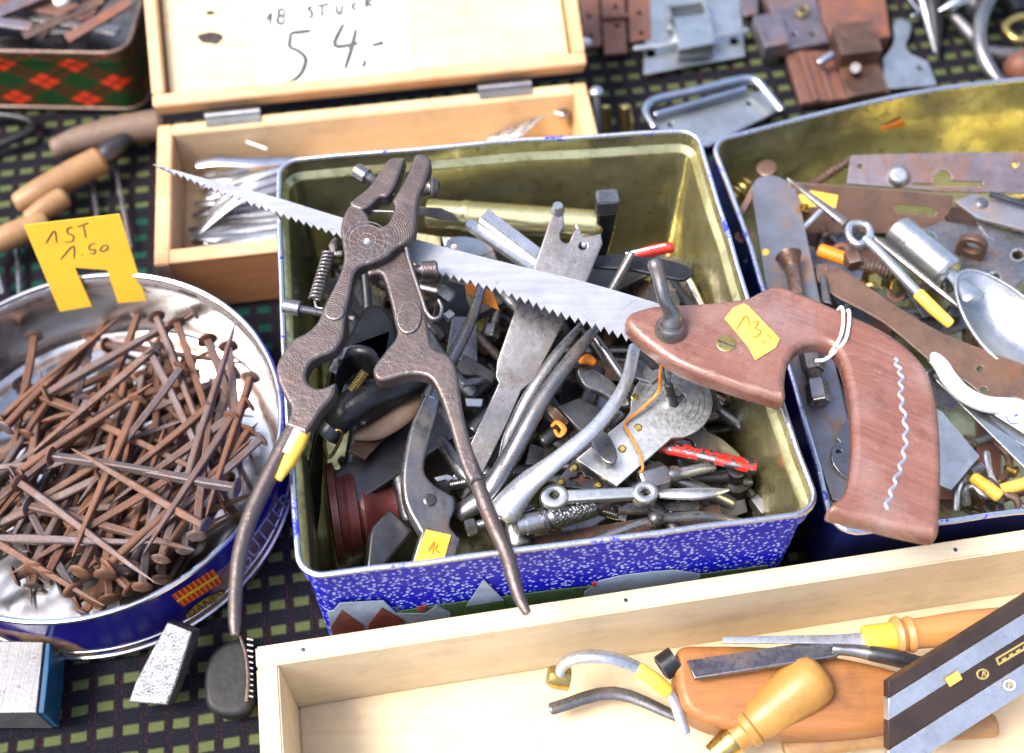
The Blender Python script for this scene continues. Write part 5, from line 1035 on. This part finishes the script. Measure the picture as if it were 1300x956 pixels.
# ================================================================ bars in the tartan tin
for i, (a, b, w_, m_, lb) in enumerate((((-40, 10, .040), (60, 44, .038), 9, 'brown', 'rusty flat bar lying lowest in the tartan tin'), ((-60, 40, .042), (110, -30, .044), 9, 'pur', 'blue grey flat bar crossing the tartan tin'), ((30, 46, .046), (130, 0, .05), 7, 'brown', 'brown rusty file over the blue grey bar in the tartan tin'), ((85, 50, .048), (165, 2, .052), 8, 'rustp', 'red rusty bar at the corner of the tartan tin'), ((-60, 20, .044), (40, 34, .046), 7, 'pur', 'narrow grey bar with rounded end in the tartan tin'), ((20, -30, .046), (150, -50, .046), 10, 'brown', 'wide rusty bar at the back of the tartan tin'), ((-50, -10, .038), (120, 20, .036), 12, 'rustp', 'wide rusty strip under the bars of the tartan tin'), ((40, 20, .034), (150, 40, .034), 8, 'mid', 'grey strip half hidden in the tartan tin'), ((-80, -40, .04), (80, -60, .042), 11, 'brown', 'rusty strip along the tartan tin back wall'), ((-30, 46, .03), (140, 30, .03), 12, 'dark', 'dark strip deep in the tartan tin'), ((-80, 30, .026), (100, 10, .026), 16, 'dark', 'broad dark strip at the tartan tin bottom'), ((0, -40, .024), (130, 5, .024), 16, 'brown', 'broad brown strip at the tartan tin bottom'), ((-20, 0, .02), (90, 40, .02), 18, 'dark', 'short wide dark piece at the tartan tin bottom'))):
    solo('flat_iron_bar', rod([(*a, w_), (*b, w_)], kind='s', flat=.3, s=0), M[m_], lb, 'iron bar')
solo('white_porcelain_knob', ball(W(78, 0, .056), .0052, .7), M['white'], 'small white porcelain knob on the bars in the tartan tin', 'knob')

# ================================================================ wooden handled awls on the cloth
def awl(lb, pts, m, ferr=None, tip=None, endm=None):
    t = thing('gimlet', lb, 'hand tool', W(pts[0][0], pts[0][1], 0))
    part('handle', rod(pts, n=20, s=4), M[m], t)
    if ferr: part('ferrule', rod(ferr, n=18, s=2), M['dark'], t)
    if tip: part('shaft', rod(tip, n=8, s=0), M['mid'], t)
    return t
awl('grey weathered wooden tool handle under the wooden box corner', [(70, 189, .012, 13), (100, 178, .012, 17), (150, 166, .013, 19), (203, 158, .013, 20)], 'woodgrey')
awl('light wooden gimlet handle with dark conical ferrule', [(24, 258, .014, 14), (50, 244, .015, 17), (90, 222, .015, 18), (126, 204, .015, 18)], 'woodh', [(124, 205, .014, 11), (140, 192, .014, 15), (160, 176, .014, 10)], [(145, 205, .004, 3), (166, 315, .004, 2.5)])
awl('short wooden gimlet handle with dark core at its end', [(38, 278, .017, 12), (58, 264, .018, 14), (80, 251, .018, 14)], 'woodh', [(77, 253, .0185, 8), (83, 250, .0185, 9)], [(118, 235, .003, 3.5), (126, 300, .003, 3)])
awl('lowest wooden gimlet handle, at the picture price card edge'.replace('picture price card', 'price card'), [(-18, 312, .014, 15), (14, 299, .015, 17), (56, 281, .015, 15)], 'woodh', None, [(22, 318, .003, 3.5), (25, 372, .003, 3)])
solo('black_iron_hook', rod([(-30, 195, .005, 6), (2, 183, .006, 6), (28, 172, .006, 6.5), (43, 163, .006, 6), (36, 152, .006, 5), (0, 146, .005, 5), (-25, 150, .005, 5)], n=12), M['black'], 'bent black iron hook on the cloth below the tartan tin', 'hook')
solo('thin_awl_shaft', rod([(-5, 330, .003, 3), (4, 372, .003, 3)], s=0, n=8), M['mid'], 'thin bare awl shaft at the rim of the round tin', 'awl')

# ================================================================ door hardware laid out behind the tins
def hingeleaf(lb, q, m, z=.004, holes=(), t=.003, extra=()):
    o = thing('door_hinge', lb, 'hinge', W(q[0][0], q[0][1], 0)); pl = flatpl(z)
    part('leaf', plate(pl, q, t, [ell(*h, 3.6, 3, 10) for h in holes], .0005), M[m], o)
    for nm, g, mm in extra: part(nm, g, M[mm], o)
    return o
hingeleaf('rust red hinge strip next to the wooden box lid', [[732, -30], [758, -30], [764, 57], [744, 60]], 'rustp', .005, [(748, 20), (750, 45)])
hingeleaf('longest rust red hinge strip, middle of the three', [[762, -30], [792, -30], [796, 66], [768, 68]], 'rustp', .006, [(782, 8), (784, 32)], extra=[('knuckle', rod([(766, 22, .008, 4), (796, 20, .008, 4)], s=0, n=10), 'rustp')])
hingeleaf('rust red hinge strip beside the zinc latch', [[796, -30], [824, -30], [827, 48], [800, 53]], 'rustp', .005, [(812, 16), (815, 41)])
solo('white_screw_cap', ball(W(744, 54, .008), .0035, .8), M['white'], 'small white cap beside the rust red hinge strips', 'cap')
zl = thing('zinc_rim_latch', 'bright zinc rim latch with square opening on the cloth', 'latch', W(880, 90, 0))
part('base_plate', plate(flatpl(.004), [[824, -40], [936, -40], [946, 71], [817, 94]], .002, [ell(826, 67, 7, 6, 12), ell(932, 52, 6, 5, 12)], .0004), M['zinc'], zl)
part('flange', rod([(806, 61, .008, 4), (850, 55, .009, 5), (862, 40, .012, 4)], s=3, n=10, flat=.6), M['zinc'], zl); part('flange', rod([(908, 45, .010, 5), (948, 38, .010, 5)], s=0, n=10, flat=.6), M['zinc'], zl)
part('bolt_case', plate(flatpl(.015), [[846, 4], [896, -4], [910, 50], [906, 58], [862, 62], [858, 40]], .010, [[(850, 8), (892, 2), (896, 16), (852, 22)]], .001), M['zinc'], zl)
part('bolt_tongue', plate(Pl((860, 30, .016), (905, 25, .016), (885, 58, .02)), [[856, 26], [902, 20], [908, 54], [863, 62]], .003, bev=.0006), M['zinc'], zl)
hingeleaf('purple brown lock case with a brass ring and holes', [[962, -30], [1028, -30], [1052, 53], [998, 62]], 'pur', .010, [(1008, 43), (1032, 43)], .009, [('brass_ring', rod([(1012, 14, .012, 2), (1020, 8, .012, 2), (1026, 14, .012, 2), (1018, 20, .012, 2)], closed=True, n=8), 'brass')])
hingeleaf('small purple bracket tab in front of the lock case', [[957, 20], [990, 14], [1002, 54], [972, 59]], 'pur', .018, (), .012)
hingeleaf('dark plate edge beside the zinc latch', [[936, -30], [962, -30], [962, 16], [944, 20]], 'pur', .006)
hingeleaf('wide orange brown lock case with raised edge', [[1036, -30], [1120, -30], [1130, 45], [1060, 60], [1044, 20]], 'rustp', .012, (), .011)
hingeleaf('square brown bolt block on the orange brown lock case', [[1058, 30], [1108, 25], [1120, 63], [1069, 69]], 'brown', .022, (), .016)
ds = hingeleaf('brown channelled bolt plate with a round knob screw', [[997, 64], [1112, 66], [1130, 118], [1017, 130]], 'rustp', .006, (), .005)
for x0, x1 in ((1014, 1030), (1034, 1046)): part('rail', plate(flatpl(.010), [[x0, 66], [x0+6, 66], [x0+26, 126], [x0+20, 126]], .004, bev=.0006), M['rustp'], ds)
part('rail', plate(flatpl(.010), [[1060, 68], [1108, 68], [1126, 114], [1078, 122]], .004, bev=.0006), M['brown'], ds); part('knob', lathe((1086, 92, .010), (1086, 86, .020), [(0, 6), (.6, 6), (.7, 8), (1, 6)], 16), M['dark'], ds)
solo('shiny_bolt_end', rod([(1040, 80, .016, 5), (1056, 70, .018, 6)], s=0, n=12), M['chrome'], 'shiny bolt end on the brown channelled plate', 'bolt')
solo('zinc_keeper', plate(flatpl(.005), [(1134, 32), (1140, 25), (1150, 25), (1157, 32), (1154, 46), (1150, 58), [1156, 68], [1178, 78], [1190, 108], [1124, 112], [1121, 74], (1132, 60), (1136, 46)], .002, [ell(1168, 86, 3.5, 3, 10)], .0004, s=3), M['zinc'], 'zinc keeper plate with a rounded tongue beside the brown bolt plate', 'keeper')
many('chrome_strap_buckle', 'chrome buckle frame with white plate behind the two tins', 'buckle', [('frame', rod([(830, 162, .014, 5), (819, 142, .015, 5), (830, 128, .015, 6), (885, 115, .016, 6), (940, 102, .016, 6), (958, 102, .016, 6), (972, 116, .015, 5), (992, 140, .014, 5)], n=14), M['chrome']), ('crossbar', rod([(832, 146, .012, 5), (946, 113, .013, 5)], s=0, n=12), M['chrome']), ('plate', plate(flatpl(.008), [[832, 152], [950, 118], [968, 116], [984, 142], [900, 185], [846, 190]], .002, [ell(951, 131, 4, 3, 10), ell(851, 158, 3.5, 3, 10)], .0004), M['zinc'])])
many('zinc_machine_screw', 'zinc screw with round head leaning behind the blue tin', 'screw', [('head', ball(W(757, 116, .045), .0042, .6), M['zinc']), ('shank', rod([(757, 119, .044, 4.5), (759, 172, .02, 4.5)], s=0, n=12), M['zinc'])])
for q, r, lb in ((797, 7.5, 'short brass tube standing behind the blue tin'), (772, 6, 'thinner brass tube beside the short one')): solo('brass_tube', rod([(q-3, 136, .03, r), (q, 172, .012, r)], s=0, n=14), M['brass'], lb, 'tube')
# black bits and rings at the back
dz = thing('black_spike_tool', 'black pointed spike with bright blade edge behind the gold lined tin', 'spike', W(1185, 70, 0))
part('spike', rod([(1180, -40, .018, 16), (1182, 0, .014, 15), (1187, 40, .008, 9), (1190, 72, .004, 2)], n=14, s=3), M['black'], dz); part('bright_edge', rod([(1160, -30, .026, 3), (1172, 8, .022, 4), (1180, 40, .014, 3), (1187, 66, .007, 1.5)], n=8, s=3), M['steel'], dz)
solo('silver_cone', rod([(1192, 14, .016, 2), (1212, 5, .018, 9), (1250, -16, .02, 20)], n=18, s=3), M['chrome'], 'shiny silver cone beside the black spike', 'cone')
solo('dark_iron_bar', rod([(1212, 22, .010, 7), (1240, 52, .008, 10)], s=0, n=14), M['mid'], 'short dark steel bar inside the big iron ring', 'bar')
solo('large_iron_shackle', rod([(1290, -26, .03, 8), (1262, -8, .032, 9), (1246, 24, .03, 9), (1244, 56, .026, 9), (1254, 84, .022, 9), (1274, 108, .018, 8), (1310, 122, .016, 8)], n=18), M['mid'], 'large dark iron shackle behind the gold lined tin', 'shackle')
solo('iron_ring_bar', rod([(1252, 66, .014, 9), (1290, 70, .014, 9), (1340, 70, .014, 9)], n=16), M['mid'], 'straight iron bar crossing the large shackle', 'bar')
solo('brass_link', rod([(1276, 34, .02, 5), (1292, 22, .022, 5), (1316, 24, .022, 5), (1318, 44, .02, 5), (1290, 50, .02, 5)], n=12, closed=True), M['brass'], 'brass link beside the large iron shackle', 'link')
solo('rust_red_ball', ball(W(1296, 86, .012), .011), M['rustp'], 'rusty round iron piece under the large shackle', 'iron piece')
solo('bright_little_ring', rod([(1150, -6, .006, 3), (1160, 6, .006, 3), (1168, 18, .006, 4), (1158, 20, .006, 3)], n=10), M['chrome'], 'bright small curved clip beside the black spike', 'clip')
for k, (x, y) in enumerate(((1215, -30), (1262, -40))): solo('black_pipe_fitting', rod([(x, y, .02, 22), (x+24, y+40, .014, 18), (x+30, y+52, .012, 12)], n=18, s=3), M['black'], ['black pipe fitting behind the silver cone', 'black pipe fitting inside the large shackle'][k], 'fitting')

# ================================================================ chisels and planes in the pale tray
many('wooden_plane_body', 'orange grained wooden block with rounded end under the flat chisel', 'wooden block', [('block', plate(Pl((870, 830, .046), (1130, 850, .046), (900, 930, .044)), [(858, 832), (866, 820), (884, 818), (1000, 822), (1140, 850), (1180, 880), (1160, 915), (1060, 930), (930, 925), (876, 905), (860, 870)], .022, bev=.004, res=4, s=5), M['woodblk'])])
PC = Pl((880, 848, .052), (1060, 820, .056), (970, 820, .053))
many('flat_chisel', 'flat grey chisel with dark tang lying on the wooden block', 'chisel', [('blade', plate(PC, [[872, 838], [1040, 812], (1056, 813), (1066, 824), (1062, 832), (1040, 836), [882, 861]], .0026, bev=.0005, s=3), M['mid']), ('shank', rod([(1058, 824, .056, 7), (1085, 826, .057, 8), (1110, 830, .058, 10)], n=14, s=3), M['mid']), ('dark_handle', rod([(1104, 829, .058, 10), (1140, 836, .058, 11), (1176, 846, .056, 10)], n=16, s=3), M['dark'])])
many('wood_handled_chisel', 'narrow chisel with turned wooden handle and yellow tape band', 'chisel', [('blade', rod([(917, 813, .055, 4), (1000, 812, .056, 5), (1060, 812, .056, 6), (1100, 812, .056, 9)], kind='s', flat=.4, s=2), M['steel']), ('tape_band', lathe((1096, 812, .056), (1136, 808, .056), [(0, 14), (.06, 17.5), (.94, 18.5), (1, 15)], 24), M['tape']), ('handle', lathe((1132, 808, .056), (1290, 790, .056), [(0, 18), (.02, 23), (.05, 25), (.08, 22), (.1, 19), (.12, 22), (.15, 23), (.19, 19), (.35, 20), (.6, 22), (.9, 21), (1, 14)], 30), M['woodor'])])
M['woodyel'] = wood('yellow_lacquered_wood', (.52, .29, .075), (.36, .17, .035), (30, 30, 170), .38, .9, dirt=(.22, .1, .03))
many('yellow_handled_chisel', 'chisel with rounded yellow wooden handle lying below the flat chisel', 'chisel', [('handle', lathe((1046, 850, .050), (930, 940, .036), [(0, 10), (.02, 22), (.06, 30), (.14, 35), (.3, 34), (.5, 30), (.7, 26), (.78, 22), (.8, 25), (.86, 25), (.88, 19), (1, 17)], 36), M['woodyel']), ('ferrule', lathe((932, 938, .036), (905, 960, .033), [(0, 18), (.1, 19), (1, 15)], 24), M['brass']), ('blade', rod([(906, 959, .033, 10), (860, 1000, .028, 14)], kind='s', flat=.3, s=0), M['steel'])])
PB = Pl((1140, 865, .075), (1300, 770, .082), (1300, 850, .07))
hb = thing('dark_plane_irons', 'dark brown bar with bright face and small gold maker marks', 'plane iron', PB.hit(1250, 880))
M['dbrown'] = metal('dark_brown_steel', (.07, .045, .035), (.045, .03, .026), None, .5, (.3, .5), .5, 60)
for nm, dz_, u0, u1, m_ in (('dark_bar', 0, (866, 758, 706), (886, 778, 722), 'dbrown'), ('bright_face', -.001, (887, 779, 723), (915, 806, 748), 'steel'), ('dark_bar', -.0015, (916, 807, 749), (952, 842, 782), 'dbrown'), ('bright_face', -.0025, (953, 843, 783), (990, 880, 820), 'steel')):
    part(nm, plate(PB.up(dz_), [[1128, u0[0]], [1300, u0[1]], [1380, u0[2]], [1385, u1[2]], [1300, u1[1]], [1128, u1[0]]], .005, bev=.0004), M[m_], hb)
PM = PB.up(-.0011)
part('maker_mark', plate(PM, ell(1248, 856, 8, 7, 18), .0006, [ell(1248, 856, 6, 5, 14)], .0001, 0), M['goldp'], hb); part('maker_mark', plate(PM, ell(1282, 870, 8, 7, 18), .0006, [ell(1282, 870, 6, 5, 14)], .0001, 0), M['paper'], hb)
part('maker_letter', ink(PM, [[(1246, 860), (1248, 852), (1251, 860)], [(1280, 874), (1281, 866), (1285, 870), (1281, 870)]], .8, .0006), M['goldp'], hb)
part('gold_label', plate(PM, [[1264, 836], [1330, 797], [1334, 806], [1268, 845]], .0006, [[(1267, 837), (1329, 800), (1331, 804), (1269, 842)]], .0001, 0), M['goldp'], hb)
for k in range(6): part('label_letter', plate(PM, [(1272+k*9, 837-k*5.3), (1277+k*9, 834-k*5.3), (1278+k*9, 837-k*5.3), (1273+k*9, 840-k*5.3)], .0005, bev=.00005, res=0), M['goldp'], hb)
part('orange_tape', plate(PB.up(.0005), [[1200, 862], [1216, 852], [1222, 862], [1206, 872]], .0006, bev=.0001), M['tape'], hb)
many('curved_metal_hoop', 'bright curved metal hoop with orange tape in the pale tray', 'hoop', [('hoop', rod([(708, 862, .042, 6), (716, 843, .046, 8), (740, 834, .05, 9), (775, 836, .05, 9), (808, 848, .046, 9), (850, 880, .04, 8), (870, 930, .036, 7)], n=16, flat=.7), M['steel']), ('orange_tape', rod([(812, 850, .046, 10), (832, 864, .044, 10), (848, 878, .041, 9.5)], n=14, flat=.75), M['tape'])])
solo('brass_ferrule', lathe((696, 858, .04), (722, 862, .038), [(0, 12), (.3, 15), (1, 15)], 22), M['brass'], 'brown brass ferrule at the left end of the metal hoop', 'ferrule')
solo('black_cylinder', lathe((838, 850, .04), (858, 836, .042), [(0, 12), (.1, 17), (1, 17)], 22), M['black'], 'short black cylinder against the wooden block', 'cylinder')
for i, (pts, m_, lb, ct) in enumerate((([(700, 900, .02, 8), (780, 880, .02, 9), (860, 910, .02, 7)], 'mid', 'grey steel rasp below the metal hoop', 'rasp'), ([(1000, 950, .02, 16), (1120, 930, .024, 18), (1260, 920, .026, 16)], 'woodh', 'thick wooden mallet handle in front of the yellow knob', 'mallet handle'))):
    solo('tray_tool', rod(pts, n=16, flat=.6, s=4), M[m_], lb, ct)

# ================================================================ bits in front of the round tin
bb = thing('brushed_steel_block', 'brushed grey steel bar with blue painted side in front of the round tin', 'steel bar', W(25, 880, 0))
M['brush'] = metal('brushed_steel', (.3, .3, .31), (.22, .22, .235), (.16, .13, .1), .68, (.35, .55), .8, 40, .0002, grain=(500, 14, 14))
part('bar', plate(flatpl(.026), [[-60, 812], [56, 814], [46, 905], [-70, 905]], .024, bev=.0008), M['brush'], bb)
part('painted_side', plate(flatpl(.0245), [[57, 815], [64, 816], [62, 850], [56, 905], [47, 905]], .022, bev=.0006), plain('blue_paint', (.01, .09, .2), .4, 0, .5), bb)
solo('forged_steel_bar', plate(Pl((212, 795, .030), (240, 803, .030), (190, 900, .012)), [[212, 789], [244, 802], [222, 872], [212, 896], [162, 892], [172, 864]], .011, bev=.0012), metal('hammered_steel', (.3, .3, .32), (.19, .19, .2), (.1, .09, .08), .6, (.25, .5), .9, 130, .0008), 'hammered grey forged bar leaning on the round tin edge', 'steel bar')
lt_ = thing('leather_sheath', 'black leather sheath with white edge stitching beside the pale tray', 'sheath', W(300, 860, 0))
part('sheath', plate(flatpl(.011), [(262, 838), (276, 820), (298, 810), (312, 812), (318, 822), (322, 870), (316, 900), (290, 908), (264, 898), (258, 870)], .010, bev=.003, res=3, s=4), M['lead'], lt_)
part('edge_welt', rod([(305, 808, .012, 2), (312, 830, .012, 2.4), (315, 860, .012, 2.4), (313, 890, .012, 2.4)], n=8, s=3), M['brown'], lt_)
for k in range(11):
    y = 811+k*7.2; part('stitch', rod([(314, y, .0118, 1.1), (321, y+1.6, .0112, 1.1)], s=0, n=6), M['string'], lt_)
